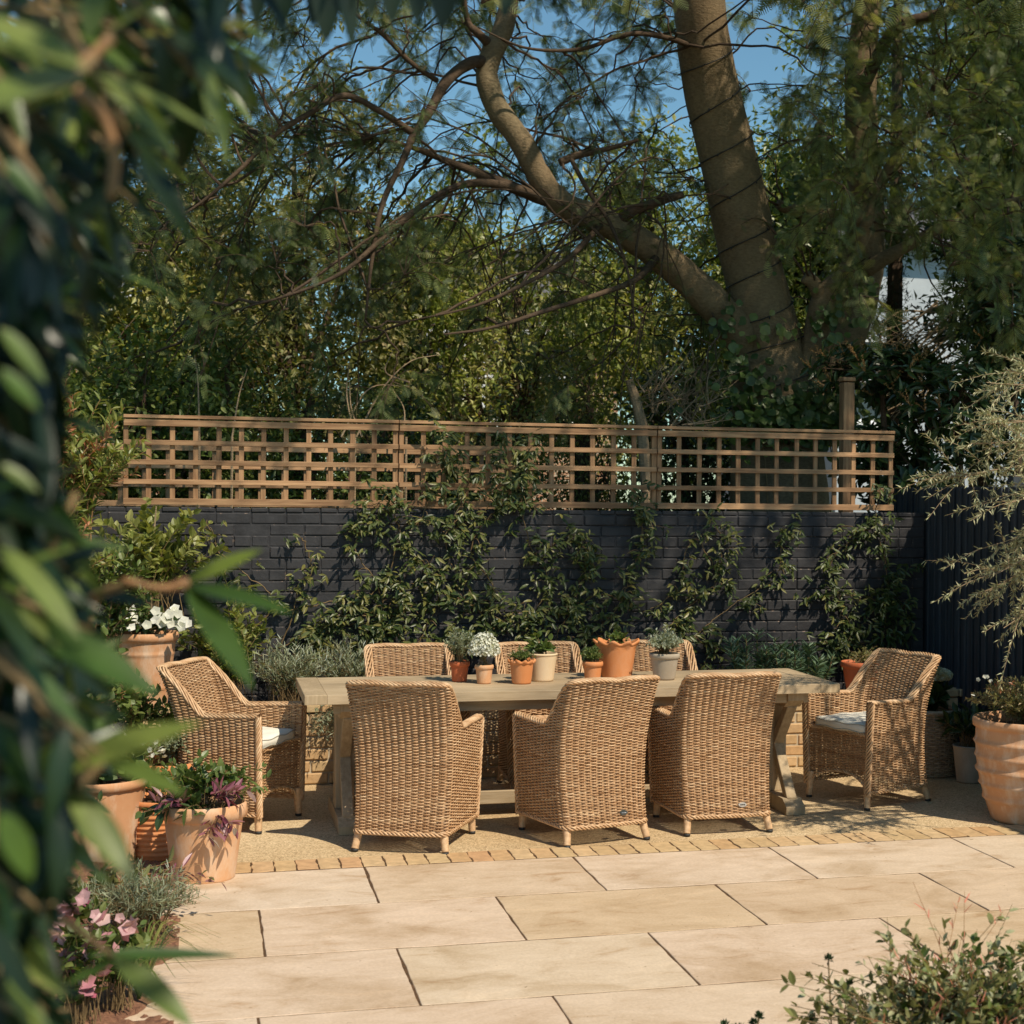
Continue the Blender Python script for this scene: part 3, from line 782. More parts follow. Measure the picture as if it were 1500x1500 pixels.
def plant(t, name, mat, tmpl, n, c, rad, size, up=.5, seed_stems=0, stem_mat='stem', clump=0, rexp=.6, root=None, upv=None, rr=(0, 1), upj=.5, out=True, srad=.003, build=True):
    """leaves in an ellipsoid c, rad (parent local); stems rise from root to random spots and leaves sit along them"""
    c = np.array(c, float); rad = np.array(rad, float)
    g = Geo(); gs = Geo()
    if root is None: root = c-np.array([0, 0, rad[2]])
    root = np.array(root, float)
    if seed_stems:
        per = max(1, n//seed_stems); pos = []; dd = []; rn = []
        for s_ in range(seed_stems):
            d = norm(rng.normal(0, 1, 3)); d[2] = abs(d[2])*.8+d[2]*.2
            tip = c+rad*d*(rng.random()**.33)
            r0 = root+rng.normal(0, 1, 3)*[rad[0]*.15, rad[1]*.15, 0]
            mid = (r0+tip)/2+np.array([*(tip-r0)[:2]*-.15, .12*np.linalg.norm(tip-r0)])
            path = spline([r0, mid, tip], 9); gs.tube(path, np.linspace(srad, srad*.35, 9), 4, r=rng.random(), cap=False)
            tt = .25+.75*rng.random(per)**.8; ii = (tt*8); a = ii.astype(int).clip(0, 7); f = (ii-a)[:, None]
            pp = path[a]*(1-f)+path[a+1]*f; T = norm(path[a+1]-path[a])
            side = norm(rng.normal(0, 1, (per, 3))); side = norm(side-T*(side*T).sum(-1, keepdims=True))
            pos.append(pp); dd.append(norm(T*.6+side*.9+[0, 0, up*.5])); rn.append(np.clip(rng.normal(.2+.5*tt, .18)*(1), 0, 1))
        pos = np.concatenate(pos); dd = np.concatenate(dd); rn = np.concatenate(rn); n = len(pos)
    else:
        d = norm(rng.normal(0, 1, (n, 3))); rdi = rng.random(n)**rexp
        pos = c+rad*d*rdi[:, None]
        if clump:
            cc = c+rad*norm(rng.normal(0, 1, (clump, 3)))*(.55+.4*rng.random((clump, 1)))
            k = rng.integers(0, clump, n); pos = cc[k]+rad*rng.normal(0, .22, (n, 3))
        dd = norm(norm((pos-c)/rad)+rng.normal(0, .5, (n, 3))+[0, 0, up]); rn = np.clip(rng.normal(.45, .22, n), 0, 1)
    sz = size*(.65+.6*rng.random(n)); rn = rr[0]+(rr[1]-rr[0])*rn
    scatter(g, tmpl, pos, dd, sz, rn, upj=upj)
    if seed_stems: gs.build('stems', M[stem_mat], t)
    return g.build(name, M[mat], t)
TT = .7585   # table top surface
def onTable(px, py): 
    p = G(px, py, TT); return p[0], p[1], TT
def wavy(nw, amp, h, zs=.8):
    def f(r, z, a):
        k = np.clip((z-h*zs)/(h*(1-zs)), 0, 1)
        s_ = np.cos(nw*a)[None, :]
        return r+k*amp*(.6+.9*s_), z+k*amp*.75*s_*np.where(z > h*.93, 1, .4)
    return f
LB = T_leaf(.5, .05, .15); LL = T_leaf(.3, .05, .2); LS = T_kite(.45, .08, .1); LN = T_needle(.12); LW = T_leaf(.72, .05, .15)
x, y, z = onTable(673, 998)
t = pot('potted_herb', x, y, z, .057, .042, .118, 'tc_red', 'small red clay pot of wispy grey-green herb, leftmost on the table', 'potted plant', 'pots on the table', rim=.008, rimh=.03)
plant(t, 'foliage', 'l_silver', LS, 1500, (-.01, 0, .20), (.135, .1, .12), .020, .6, 60, root=(0, 0, .11), srad=.0016)
x, y, z = onTable(709, 1001)
t = pot('potted_flower', x, y, z, .053, .040, .108, 'tc_pale', 'pale clay pot of white clustered flowers on the table', 'potted plant', 'pots on the table', rim=.008, rimh=.026)
plant(t, 'foliage', 'l_silver', LS, 380, (0, 0, .17), (.08, .08, .09), .018, .6, 40, root=(0, 0, .10), srad=.0016)
g = Geo(); n = 900; d = norm(rng.normal(0, 1, (n, 3))); d[:, 2] = np.abs(d[:, 2]); pos = np.array([0, 0, .165])+d*np.array([.092, .085, .125])*(.72+.3*rng.random((n, 1)))
scatter(g, T_flower(5, .45), pos, rand_dirs(n), .0085, up=d[:, :]); g.build('blossom', M['f_white'], t)
x, y, z = onTable(764, 1001)
t = pot('potted_herb', x, y, z, .071, .054, .135, 'tc_orange', 'orange pot with a crimped rim holding low green herbs, on the table front', 'potted plant', 'pots on the table', rim=.006, rimh=.02, wav=wavy(11, .008, .13, .82))
plant(t, 'foliage', 'l_mid', LS, 1100, (0, 0, .15), (.09, .08, .055), .018, .5, 60, root=(0, 0, .115), srad=.0012)
x, y, z = onTable(794, 997)
t = pot('potted_herb', x, y, z, .088, .066, .162, 'tc_cream', 'cream clay pot with leafy geranium behind the crimped orange pot', 'potted plant', 'pots on the table', rim=.006, rimh=.014)
plant(t, 'foliage', 'l_mid', LW, 170, (-.03, 0, .19), (.12, .08, .075), .042, .5, 22, root=(0, 0, .14), srad=.002, rr=(.1, .8))
x, y, z = onTable(868, 996)
t = pot('potted_herb', x, y, z, .060, .045, .110, 'tc_orange', 'small plain orange pot of green thyme left of the big scalloped pot', 'potted plant', 'pots on the table', rim=.012, rimh=.03)
plant(t, 'foliage', 'l_mid', LS, 1100, (-.01, 0, .135), (.085, .07, .065), .018, .5, 60, root=(0, 0, .1), srad=.0012)
x, y, z = onTable(903, 992)
t = pot('potted_herb', x, y, z, .122, .090, .218, 'tc_orange', 'biggest orange pot on the table with a scalloped rim', 'potted plant', 'pots on the table', rim=.006, rimh=.02, wav=wavy(9, .014, .212, .82))
plant(t, 'foliage', 'l_mid', LW, 90, (0, 0, .225), (.09, .08, .045), .042, .4, 16, root=(0, 0, .19), srad=.002, rr=(.3, 1))
x, y, z = onTable(973, 995)
t = pot('potted_herb', x, y, z, .089, .062, .155, 'tc_grey', 'grey-brown clay pot of pale variegated thyme, rightmost on the table', 'potted plant', 'pots on the table', rim=.008, rimh=.03)
plant(t, 'foliage', 'l_silver', LS, 2600, (0, 0, .20), (.145, .12, .10), .020, .6, 110, root=(0, 0, .15), srad=.0014, rr=(.3, 1))
plant(t, 'tall_sprig', 'l_silver', LS, 60, (-.10, 0, .29), (.025, .02, .07), .014, .6, 4, root=(-.04, 0, .15), srad=.0014, rr=(.3, 1))
# ================================================================ WALL CLIMBERS
def PW(px, py, off=.0):   # point on the wall face
    p = P(px, py, WALL_Y-off); return p
def climber(label, lines, per, spread=.06, mat='l_jasmine', size=.062, group='leafy climbers on the dark wall', bright=0, wires=0):
    x0 = np.mean([PW(*l[0])[0] for l in lines])
    t = empty('climbing_plant', (x0, WALL_Y-.04, BED_Z), 0, label, 'climber', group)
    org = np.array([x0, WALL_Y-.04, BED_Z])
    g = Geo(); gs = Geo()
    for L in lines:
        dens = L[-1] if np.isscalar(L[-1]) else 1.; pts = [p for p in L if not np.isscalar(p)]
        w = np.array([PW(px, py, .02+.03*rng.random()) for px, py in pts])
        path = spline(w, 10*len(w)); path += np.cumsum(rng.normal(0, .006, path.shape), 0)*[1, 0, 1]
        path[:, 1] = np.minimum(path[:, 1], WALL_Y-.010)
        gs.tube(path-org, .0035, 4, r=rng.random(), cap=False)
        length = np.linalg.norm(np.diff(path, axis=0), axis=1).sum()
        ncl = int(length*per*dens*1.8)
        for _ in range(ncl):
            i = rng.integers(0, len(path)); c = path[i]+rng.normal(0, 1, 3)*[spread, .0, spread*.8]
            c[1] = WALL_Y-.035-abs(rng.normal(0, .055))
            k = rng.integers(3, 6)
            a = rng.normal(0, .9, k); d = np.stack([np.sin(a), -.55+rng.normal(0, .3, k), -.55*np.cos(a)+.05+rng.normal(0, .25, k)], -1)
            scatter(g, LL, c+rng.normal(0, .012, (k, 3))-org, d, size*(.65+.6*rng.random(k)), np.clip(rng.normal(.6+bright, .25, k), 0, 1), up=np.array([0, -.75, .65]), upj=.35)
            if rng.random() < .3:
                gs.tube(spline([path[i]-org, (path[i]+c)/2-org+[0, -.02, .02], c-org], 5), .0018, 3, r=.6, cap=False)
    g.build('foliage', M[mat], t); gs.build('stems', M['stem'], t)
    return t
climber('dense leafy climber on the wall left of centre, reaching onto the trellis joint', [
  [(520, 960), (560, 880), (515, 800), (535, 750), (560, 715)], [(470, 960), (500, 900), (560, 850), (580, 770), (560, 720)],
  [(450, 960), (480, 910), (540, 900), (600, 880)], [(600, 950), (560, 930), (500, 930)], [(545, 960), (590, 900), (600, 850), 1.2]], 31)
climber('climber with the tallest growth, hanging over the middle trellis panel', [
  [(610, 950), (640, 860), (600, 790), (640, 720), (655, 660), (650, 625)], [(640, 950), (680, 880), (650, 800), (680, 740), (700, 680), .9],
  [(700, 950), (720, 860), (690, 800), (730, 740), (735, 690), (730, 650)], [(680, 950), (700, 900), (640, 870), (610, 830)], [(650, 780), (700, 760), (750, 720), .8],
  [(660, 940), (720, 920), (760, 880), 1.2]], 33)
climber('climber right of centre with a single red leaf cluster', [
  [(760, 940), (800, 860), (770, 790), (760, 720), (775, 665)], [(800, 950), (840, 880), (860, 810), (850, 770)], [(830, 950), (900, 900), (925, 850), (945, 790), (935, 745), (925, 725)],
  [(760, 900), (820, 890), (880, 870), (930, 880)], [(880, 840), (840, 780), (800, 800), .7], [(740, 950), (830, 940), (900, 930), 1.3]], 36)
climber('slender climber reaching up in two strands left of the spiky bush', [
  [(960, 950), (1000, 890), (1045, 850), (1050, 800), (1042, 770), .8], [(1010, 940), (1080, 890), (1135, 850), (1145, 800), (1155, 775), .7], [(940, 900), (990, 870), (1010, 850), .8],
  [(930, 950), (1010, 930), (1070, 950), .9], [(1060, 860), (1020, 790), (1000, 850), .4]], 38)
climber('dark climber filling the corner of the wall by the black fence', [
  [(1190, 960), (1230, 900), (1210, 840), (1240, 790), (1290, 770), .7], [(1220, 960), (1270, 900), (1300, 860), (1325, 830)], [(1180, 880), (1250, 870), (1310, 880), (1325, 900)],
  [(1200, 940), (1270, 940), (1320, 920), 1.2], [(1290, 950), (1300, 850), (1285, 760), (1290, 720), .6]], 42, bright=-.1)
climber('sparse wiry climber with few leaves at the sunlit left of the wall', [
  [(370, 930), (400, 880), (350, 830), (305, 790), .25], [(410, 950), (440, 870), (460, 840), (440, 800), .35], [(350, 940), (330, 850), (300, 770), .25], [(400, 900), (480, 880), (520, 870), .6], [(380, 960), (450, 930), (470, 960), .9]], 34, bright=.15)

# ================================================================ PLANTS IN THE RAISED BED
def bedplant(name, px, y, label, group=None, z=BED_Z, cat='plant'):
    p = P(px, 900, y); return empty(name, (p[0], y, z), 0, label, cat, group)
t = bedplant('lavender_bush', 425, 10.3, 'silvery lavender bush in the raised bed beside the left wicker chair', cat='bush')
plant(t, 'foliage', 'l_silver', T_needle(.15), 2600, (0, 0, .24), (.34, .22, .26), .045, .8, 160, root=(0, 0, 0), srad=.002)
t = bedplant('lavender_bush', 515, 10.32, 'silvery lavender bush left of the table, under the dense climber', cat='bush')
plant(t, 'foliage', 'l_silver', T_needle(.15), 2200, (0, 0, .24), (.30, .2, .26), .045, .8, 150, root=(0, 0, 0), srad=.002)
t = bedplant('leafy_bush', 335, 10.35, 'loose leafy bush against the wall behind the left wicker chair', cat='bush')
plant(t, 'foliage', 'l_bright', LB, 1300, (0, 0, .42), (.36, .2, .40), .055, .5, 70, root=(0, 0, 0), srad=.003)
t = bedplant('trailing_plant', 500, 10.0, 'grey-leaved plant spilling down the brick wall beneath the left table end', z=.45)
plant(t, 'foliage', 'l_silver', T_kite(.3), 2200, (0, -.06, -.14), (.27, .12, .28), .030, -.2, 130, root=(0, .06, .05), srad=.002, rr=(.1, .9))
for px, y, h, lb in ((640, 10.3, .25, 'low herb clump in the bed behind the far left chair'), (800, 10.35, .22, 'low herb clump in the bed behind the middle far chair'), (1040, 10.3, .2, 'small pale herb in the bed right of the grey pot'), (1300, 10.3, .18, 'low dark plant in the bed behind the right wicker chair')):
    t = bedplant('herb_clump', px, y, lb, 'low herbs in the raised bed')
    plant(t, 'foliage', 'l_mid', LS, 700, (0, 0, h*.6), (.22, .15, h*.7), .026, .6, 60, root=(0, 0, 0), srad=.002, rr=(0, .8))
def euphorbia(px, y, n, H, lab):
    t = bedplant('spurge_bush', px, y, lab, 'spiky blue-green bushes in the bed', cat='bush'); g = Geo(); gs = Geo()
    for _ in range(n):
        a = rng.random()*2*PI; rr = .30*rng.random()**.6; tip = np.array([rr*math.cos(a), rr*.6*math.sin(a)-.03, H*(.55+.45*rng.random())*(1-.35*(rr/.3)**2)])
        path = spline([np.array([tip[0]*.2, tip[1]*.2, 0]), np.array([tip[0]*.8, tip[1]*.8, tip[2]*.5]), tip], 9); gs.tube(path, .004, 4, r=.5, cap=False)
        k = 46; tt = rng.random(k)*.55+.45; ii = tt*8; q = ii.astype(int).clip(0, 7); pp = path[q]+(path[q+1]-path[q])*(ii-q)[:, None]
        T = norm(path[-1]-path[-2]); sd = norm(rng.normal(0, 1, (k, 3))); sd = norm(sd-T*(sd@T)[:, None])
        scatter(g, T_needle(.15), pp, sd+T*(.25+.8*(tt[:, None]-.45)), .075, np.clip(rng.normal(.45, .2, k), 0, 1))
    g.build('foliage', M['l_blue'], t); gs.build('stems', M['stem'], t)
euphorbia(1112, 10.25, 22, .50, 'spiky blue-green spurge behind the right end of the table, left clump')
euphorbia(1170, 10.2, 26, .46, 'spiky blue-green spurge nearer the corner, right clump')
x, _, _ = P(1262, 990, 10.08)
t = pot('potted_shrub', x, 10.09, .505, .14, .10, .20, 'tc_red', 'square-rimmed red pot on the bed wall behind the right chair', 'potted plant', None, rim=.012, rimh=.04)
plant(t, 'foliage', 'l_warm', LS, 700, (.12, 0, .22), (.26, .14, .10), .022, .5, 60, root=(0, 0, .17), srad=.002, rr=(.1, .9))

# ================================================================ RIGHT SIDE POTS
t = empty('storage_basket', (4.66, 9.62, 0), .3, 'round grey wicker basket planter behind the right wicker chair', 'basket')
g = Geo(); Rb = .205
zz = np.arange(.008, .42, .0125); n = 5; K = 30*4
for k, z in enumerate(zz):
    a = np.linspace(0, 2*PI, K+1); r_ = Rb*(.9+.1*z/.42)+.005*np.cos(PI*(a/(2*PI)*30+k)); g.tube(np.c_[r_*np.cos(a), r_*np.sin(a), np.full(K+1, z)], .0062, 5, r=rng.random(), cap=False)
for a in np.arange(30)*2*PI/30: g.tube([(Rb*.9*math.cos(a), Rb*.9*math.sin(a), 0), (Rb*math.cos(a), Rb*math.sin(a), .42)], .005, 5, r=.3, cap=False)
g.build('woven_body', M['basket'], t, smooth=True)
g = Geo(); a = np.linspace(0, 2*PI, 160); rope(g, np.c_[Rb*np.cos(a), Rb*np.sin(a), np.full(160, .425)], .012, .010, 5, 40, .007, np.c_[np.cos(a), np.sin(a), 0*a]); g.build('rim', M['basket'], t, smooth=True)
for s_ in (0.4, PI+.4):
    g = Geo(); u = np.linspace(-1, 1, 30); g.tube(np.c_[Rb*np.cos(s_+u*.35), Rb*np.sin(s_+u*.35), .42+.085*(1-u*u)], .009, 6, r=.5, cap=False); g.build('handle', M['basket'], t, smooth=True)
g = Geo(); soil_disc(g, .18, .36); g.build('soil', M['soil'], t)
t = empty('hydrangea', (4.66, 9.62, .36), 0, 'hydrangea with one cream flat flower head growing in the basket', 'plant')
plant(t, 'foliage', 'l_dark', LW, 210, (0, 0, .14), (.20, .16, .16), .085, .4, 26, root=(0, 0, 0), srad=.003, rr=(.1, .9))
g = Geo(); n = 700; d = norm(rng.normal(0, 1, (n, 3))); pos = np.array([.02, -.04, .30])+d*[.125, .11, .045]; pos[:, 2] = np.maximum(pos[:, 2], .28)
scatter(g, T_flower(4, .5), pos, d+[0, 0, .4], .014, up=d); g.build('flower_head', M['f_hyd'], t)
t = pot('potted_shrub', 4.80, 9.27, 0, .112, .085, .24, 'tc_grey', 'plain grey-buff pot with dark glossy leaves between basket and big urn', 'potted plant', None, rim=.002, rimh=.01, rr=None) if False else pot('potted_shrub', 4.80, 9.27, 0, .112, .085, .24, 'tc_grey', 'plain grey-buff pot with dark glossy leaves between basket and big urn', 'potted plant', None, rim=.002, rimh=.01)
plant(t, 'foliage', 'l_dark', LL, 260, (-.03, -.02, .34), (.22, .16, .17), .10, .3, 30, root=(0, 0, .22), srad=.003, rr=(.1, .9))
x, y, _ = G(1512, 1203)
t = pot('terracotta_urn', x, y+.05, 0, .315, .205, .585, 'tc_aged', 'big ringed terracotta planter at the right edge of the terrace', 'planter', None, rim=.045, rimh=.05, curve=.035,
        bands=((.13, .014, .012), (.21, .012, .010), (.29, .016, .013), (.37, .011, .010), (.45, .014, .012)))
plant(t, 'foliage', 'l_warm', LS, 4800, (0, 0, .66), (.38, .34, .17), .026, .4, 220, root=(0, 0, .5), srad=.002, rr=(.15, 1))
plant(t, 'young_leaves', 'l_tip', LS, 420, (0, 0, .72), (.34, .3, .14), .020, .6, 30, root=(0, 0, .52), srad=.002)
g = Geo(); n = 16; d = norm(rng.normal(0, 1, (n, 3))); d[:, 2] = abs(d[:, 2]); scatter(g, T_flower(5, .5), np.array([0, 0, .68])+d*[.38, .34, .17], d, .014, up=d); g.build('blossom', M['f_white'], t)

# ================================================================ OLIVE TREE on the right
ox, oy = 5.0-.12, 7.35
t = empty('olive_tree', (ox, oy, 0), 0, 'silver-leaved olive tree reaching in from the right edge', 'tree')
gs = Geo(); g = Geo()
trunk = spline([(0, 0, 0), (.03, .02, .6), (-.02, 0, 1.2), (.05, 0, 1.9), (.0, .05, 2.7)], 30); gs.tube(trunk, np.linspace(.045, .014, 30), 8, r=.5)
def olive_branch(tip, start_z, nleaf=420, sub=9):
    s0 = np.array([.02, 0, start_z]); tip = np.array(tip)-[ox, oy, 0]
    mid = (s0+tip)/2+[0, 0, .16]; path = spline([s0, mid, tip], 22); gs.tube(path, np.linspace(.012, .002, 22), 5, r=.7, cap=False)
    for _ in range(sub*2):
        i = rng.integers(9, 21); d = norm(path[min(i+1, 21)]-path[i]+rng.normal(0, .035, 3)); L = .12+.24*rng.random()
        e = path[i]+d*L+[0, 0, -.05*rng.random()]+rng.normal(0, .03, 3); sp = spline([path[i], (path[i]+e)/2+[0, 0, .02], e], 8); gs.tube(sp, np.linspace(.003, .001, 8), 4, r=.8, cap=False)
        k = nleaf//sub; tt = rng.random(k)*7; q = tt.astype(int).clip(0, 6); pp = sp[q]+(sp[q+1]-sp[q])*(tt-q)[:, None]; T = norm(e-path[i])
        sd = norm(rng.normal(0, 1, (k, 3))); scatter(g, T_kite(.2, .05, .05), pp, sd+T*.9, .038*(.7+.5*rng.random(k)), np.clip(rng.normal(.6, .22, k), 0, 1))
for px, py, yy, sz in ((1388, 700, 7.2, 1.75), (1425, 650, 7.1, 1.8), (1445, 560, 7.3, 2.0), (1480, 545, 7.5, 2.1), (1450, 620, 7.0, 1.9), (1440, 850, 7.2, 1.5), (1436, 870, 7.4, 1.45), (1470, 920, 7.1, 1.35),
                       (1450, 800, 7.3, 1.5), (1470, 740, 7.0, 1.7), (1490, 660, 6.9, 1.8), (1500, 600, 7.4, 1.9), (1520, 780, 7.0, 1.6), (1540, 880, 7.2, 1.4)):
    olive_branch(P(px, py, yy), sz)
for _ in range(12):
    a = rng.random()*2*PI; r_ = .35+.55*rng.random(); x_ = max(ox+r_*math.cos(a), 4.55) ; zz = 1.3+1.5*rng.random()
    xx, yy = x_, oy+r_*math.sin(a)
    if (xx/yy) < .585: xx = yy*.60
    olive_branch((xx, yy, zz), min(zz+.2, 2.6), 200, 6)
gs.build('trunk', M['bark_pale'], t); g.build('crown', M['l_olive'], t)

# ================================================================ BUSH in the bottom right corner, close to the camera
def fg_bush(name, px, py_base, y, label, n, rad, mat, tmpl, size, stems, zc, cat='bush', rr=(0, 1), sm='stem'):
    p = P(px, 1400, y); t = empty(name, (p[0], y, 0), 0, label, cat)
    plant(t, 'foliage', mat, tmpl, n, (0, 0, zc), rad, size, .5, stems, sm, root=(0, 0, .02), srad=.003, rr=rr); return t
t = fg_bush('border_shrub', 1415, 0, 4.1, 'small-leaved shrub with coral shoots in the bottom right corner', 3900, (.62, .38, .38), 'l_warm', LB, .036, 200, .27, rr=(0, .7))
plant(t, 'pale_leaves', 'l_olive', LB, 1900, (0, 0, .30), (.56, .35, .40), .032, .5, 110, root=(0, 0, .02), srad=.002, rr=(0, .6))
plant(t, 'green_leaves', 'l_mid', LB, 1500, (.05, 0, .26), (.50, .35, .36), .034, .5, 80, root=(0, 0, .02), srad=.002, rr=(0, .8))
plant(t, 'coral_flowers', 'f_coral', LN, 240, (0, 0, .40), (.44, .33, .42), .035, .8, 26, 'stem_red', root=(0, 0, .05), srad=.002)  # the coral flowers on red stems, all in one mesh
for px, y, h, lb in ((1075, 4.4, .10, 'dark-budded blue stem at the bottom edge, furthest left'), (1105, 4.4, .13, 'second dark-budded blue stem from the left at the bottom edge'), (1225, 4.35, .27, 'tallest dark-budded stem at the bottom edge left of the corner shrub'), (1185, 4.4, .10, 'leafy blue stem between the budded stems at the bottom edge')):
    p = P(px, 1480, y); t = empty('budded_stem', (p[0], y, 0), 0, lb, 'plant', 'blue budded stems at the bottom edge'); gs = Geo(); g = Geo(); gb = Geo()
    for s_ in range(4 if h < .3 else 3):
        hh = h*(1-.22*s_)+.16; e = np.array([rng.normal(0, .03)*s_, rng.normal(0, .04), hh]); path = spline([(0, 0, 0), (e[0]*.3, e[1]*.5, hh*.5), e], 10); gs.tube(path, .0025, 5, r=.5, cap=False)
        k = 44; tt = 2+rng.random(k)*6.9; q = tt.astype(int).clip(0, 8); pp = path[q]+(path[q+1]-path[q])*(tt-q)[:, None]; scatter(g, LN, pp, rand_dirs(k, .7), .035, rng.random(k)*.7)
        d = norm(rng.normal(0, 1, (26, 3))); gb = Geo(); scatter(gb, T_kite(.5), e+d*.004, d+[0, 0, .9], .018, rng.random(26)*.3); gb.build('bud', M['l_dark'], t)
    gs.build('stems', M['stem'], t); g.build('foliage', M['l_blue'], t)

# ================================================================ LEFT POT GROUP
x, _, _ = P(212, 990, 10.02)
t = pot('petunia_pot', x, 10.12, .505, .195, .13, .46, 'tc_aged', 'tall terracotta pot with white petunias on the brick bed wall', 'potted plant', None, rim=.018, rimh=.05, bands=((.12, .004, .01), (.33, .005, .01)))
plant(t, 'foliage', 'l_dark', LB, 700, (.05, 0, .50), (.30, .22, .12), .045, .2, 60, root=(0, 0, .42), srad=.003)
g = Geo(); n = 26; pos = np.c_[rng.uniform(-.16, .25, n), rng.uniform(-.26, -.05, n), .50+.12*rng.random(n)]
for p_ in pos:
    c_, s_ = math.cos(-t.rotation_euler[2]), math.sin(-t.rotation_euler[2]); q_ = np.array([p_[0]*c_-p_[1]*s_, p_[0]*s_+p_[1]*c_, p_[2]])
    dd = np.array([rng.normal(0, .3)*c_+.9*s_, -.9*c_, .5+rng.normal(0, .2)])
    scatter(g, T_flower(5, .55), q_[None], norm(np.cross(dd, [0, 0, 1.]))[None], .033, up=dd[None], upj=.1)
g.build('blossom', M['f_white'], t)
# standard shrub growing from the same spot
x2, _, _ = P(222, 900, 10.2)
t = empty('slender_shrub', (x2, 10.3, BED_Z), 0, 'slender young tree with large pale green leaves in front of the left wall', 'shrub')
gs = Geo(); gs.tube(spline([(0, 0, 0), (.01, -.02, .45), (-.01, 0, .8), (.02, 0, 1.3)], 20), np.linspace(.010, .005, 20), 6, r=.5); gs.build('trunk', M['bark_pale'], t)
plant(t, 'foliage', 'l_bright', LB, 1500, (.02, 0, .96), (.50, .26, .46), .070, .4, 60, root=(0, 0, .6), srad=.003, rr=(.3, 1))
x, y, _ = G(298, 1296)
t = pot('mixed_planter', x, y+.13, 0, .20, .145, .365, 'tc_pale', 'broad terracotta pot of mint and purple striped tradescantia at the paving edge', 'potted plant', None, rim=.022, rimh=.07)
t.rotation_euler[2] = 0
plant(t, 'mint', 'l_mid', LB, 420, (-.02, .02, .45), (.25, .19, .14), .055, .6, 46, root=(0, 0, .33), srad=.002, rr=(.1, .9))
plant(t, 'mint', 'l_mid', LB, 120, (.24, -.02, .40), (.16, .10, .14), .038, .3, 16, root=(.1, 0, .33), srad=.002, rr=(.2, .8))
plant(t, 'broad_leaves', 'l_dark', T_leaf(.42, .06, .1), 110, (-.10, -.16, .32), (.20, .10, .15), .075, .1, 14, root=(-.05, -.08, .34), srad=.003, rr=(.2, 1))
plant(t, 'purple_leaves', 'l_purple', T_leaf(.30, .08, .05), 46, (.15, -.18, .40), (.13, .06, .08), .075, .2, 6, root=(.05, -.10, .35), srad=.003, rr=(.1, 1))
plant(t, 'purple_leaves', 'l_purple', T_leaf(.30, .08, .05), 40, (.07, -.23, .22), (.12, .04, .12), .07, .0, 6, root=(.04, -.16, .35), srad=.003, rr=(.1, 1))
plant(t, 'purple_leaves', 'l_purple', T_leaf(.30, .08, .05), 26, (-.17, -.20, .40), (.10, .05, .06), .07, .2, 4, root=(-.1, -.12, .35), srad=.003, rr=(.1, 1))
p = G(300, 1345); t = empty('trailing_shrub', (p[0]-.25, p[1]+.03, .05), 0, 'low spray of bronze and purple leaves below the broad pot', 'plant')
plant(t, 'foliage', 'l_warm', T_leaf(.34, .05, .1), 130, (.06, 0, .10), (.34, .14, .11), .07, .3, 12, 'stem_red', root=(-.2, .05, 0), srad=.003, rr=(0, .6))
plant(t, 'purple_leaves', 'l_purple', T_leaf(.30, .08, .05), 60, (.22, -.04, .10), (.20, .12, .10), .065, .3, 8, 'stem_red', root=(-.1, .02, 0), srad=.003, rr=(.1, .9))
x, y, _ = G(232, 1262)
t = pot('ribbed_pot', x, y+.12, 0, .165, .125, .30, 'tc_orange', 'orange terracotta pot with stacked horizontal rings behind the broad pot', 'pot', None, rim=.02, rimh=.03, bands=[(.03+i*.027, .009, .008) for i in range(9)])
plant(t, 'foliage', 'l_mid', LB, 200, (0, 0, .36), (.17, .14, .10), .045, .5, 24, root=(0, 0, .27), srad=.002)
x, y, _ = G(140, 1272)
def flute(r, z, a): return r*(1+.022*np.cos(26*a)[None, :]*((z > .02) & (z < .36))), z
t = pot('fluted_pot', x, y+.15, 0, .235, .18, .42, 'tc_aged', 'pale fluted clay pot with vertical grooves at the left', 'pot', None, rim=.02, rimh=.045, wav=flute)
plant(t, 'foliage', 'l_mid', LW, 260, (0, 0, .48), (.26, .2, .16), .085, .4, 30, root=(0, 0, .38), srad=.003, rr=(.2, 1))
x, _, _ = P(252, 1100, 9.35)
t = pot('terracotta_pot', x, 9.35, 0, .19, .14, .46, 'tc_orange', 'tall orange pot behind the left wicker chair, rim just showing', 'pot', None, rim=.02, rimh=.06)
plant(t, 'foliage', 'l_mid', LB, 220, (-.06, 0, .52), (.22, .16, .10), .05, .5, 26, root=(0, 0, .42), srad=.002)
x, _, _ = P(245, 1150, 8.95)
t = pot('terracotta_pot', x, 8.9, 0, .16, .12, .36, 'tc_orange', 'shorter orange pot of grey-green herbs left of the wicker chair', 'pot', None, rim=.018, rimh=.05)
plant(t, 'foliage', 'l_silver', LS, 900, (0, 0, .44), (.19, .16, .12), .03, .6, 60, root=(0, 0, .33), srad=.002, rr=(.1, .8))
x, _, _ = P(190, 1180, 8.6)
t = pot('terracotta_pot', x, 8.62, 0, .13, .10, .30, 'tc_red', 'small dark red pot tucked between fluted and ringed pots', 'pot', None, rim=.014, rimh=.04)
plant(t, 'foliage', 'l_mid', LS, 500, (0, 0, .40), (.2, .16, .15), .035, .6, 44, root=(0, 0, .27), srad=.002)
g = Geo(); f = Geo(); n = 40
d = norm(rng.normal(0, 1, (n, 3))); d[:, 2] = abs(d[:, 2]); scatter(f, T_flower(5, .5), np.array([.02, 0, .42])+d*[.2, .16, .13], d, .016, up=d); f.build('blossom', M['f_white'], t)
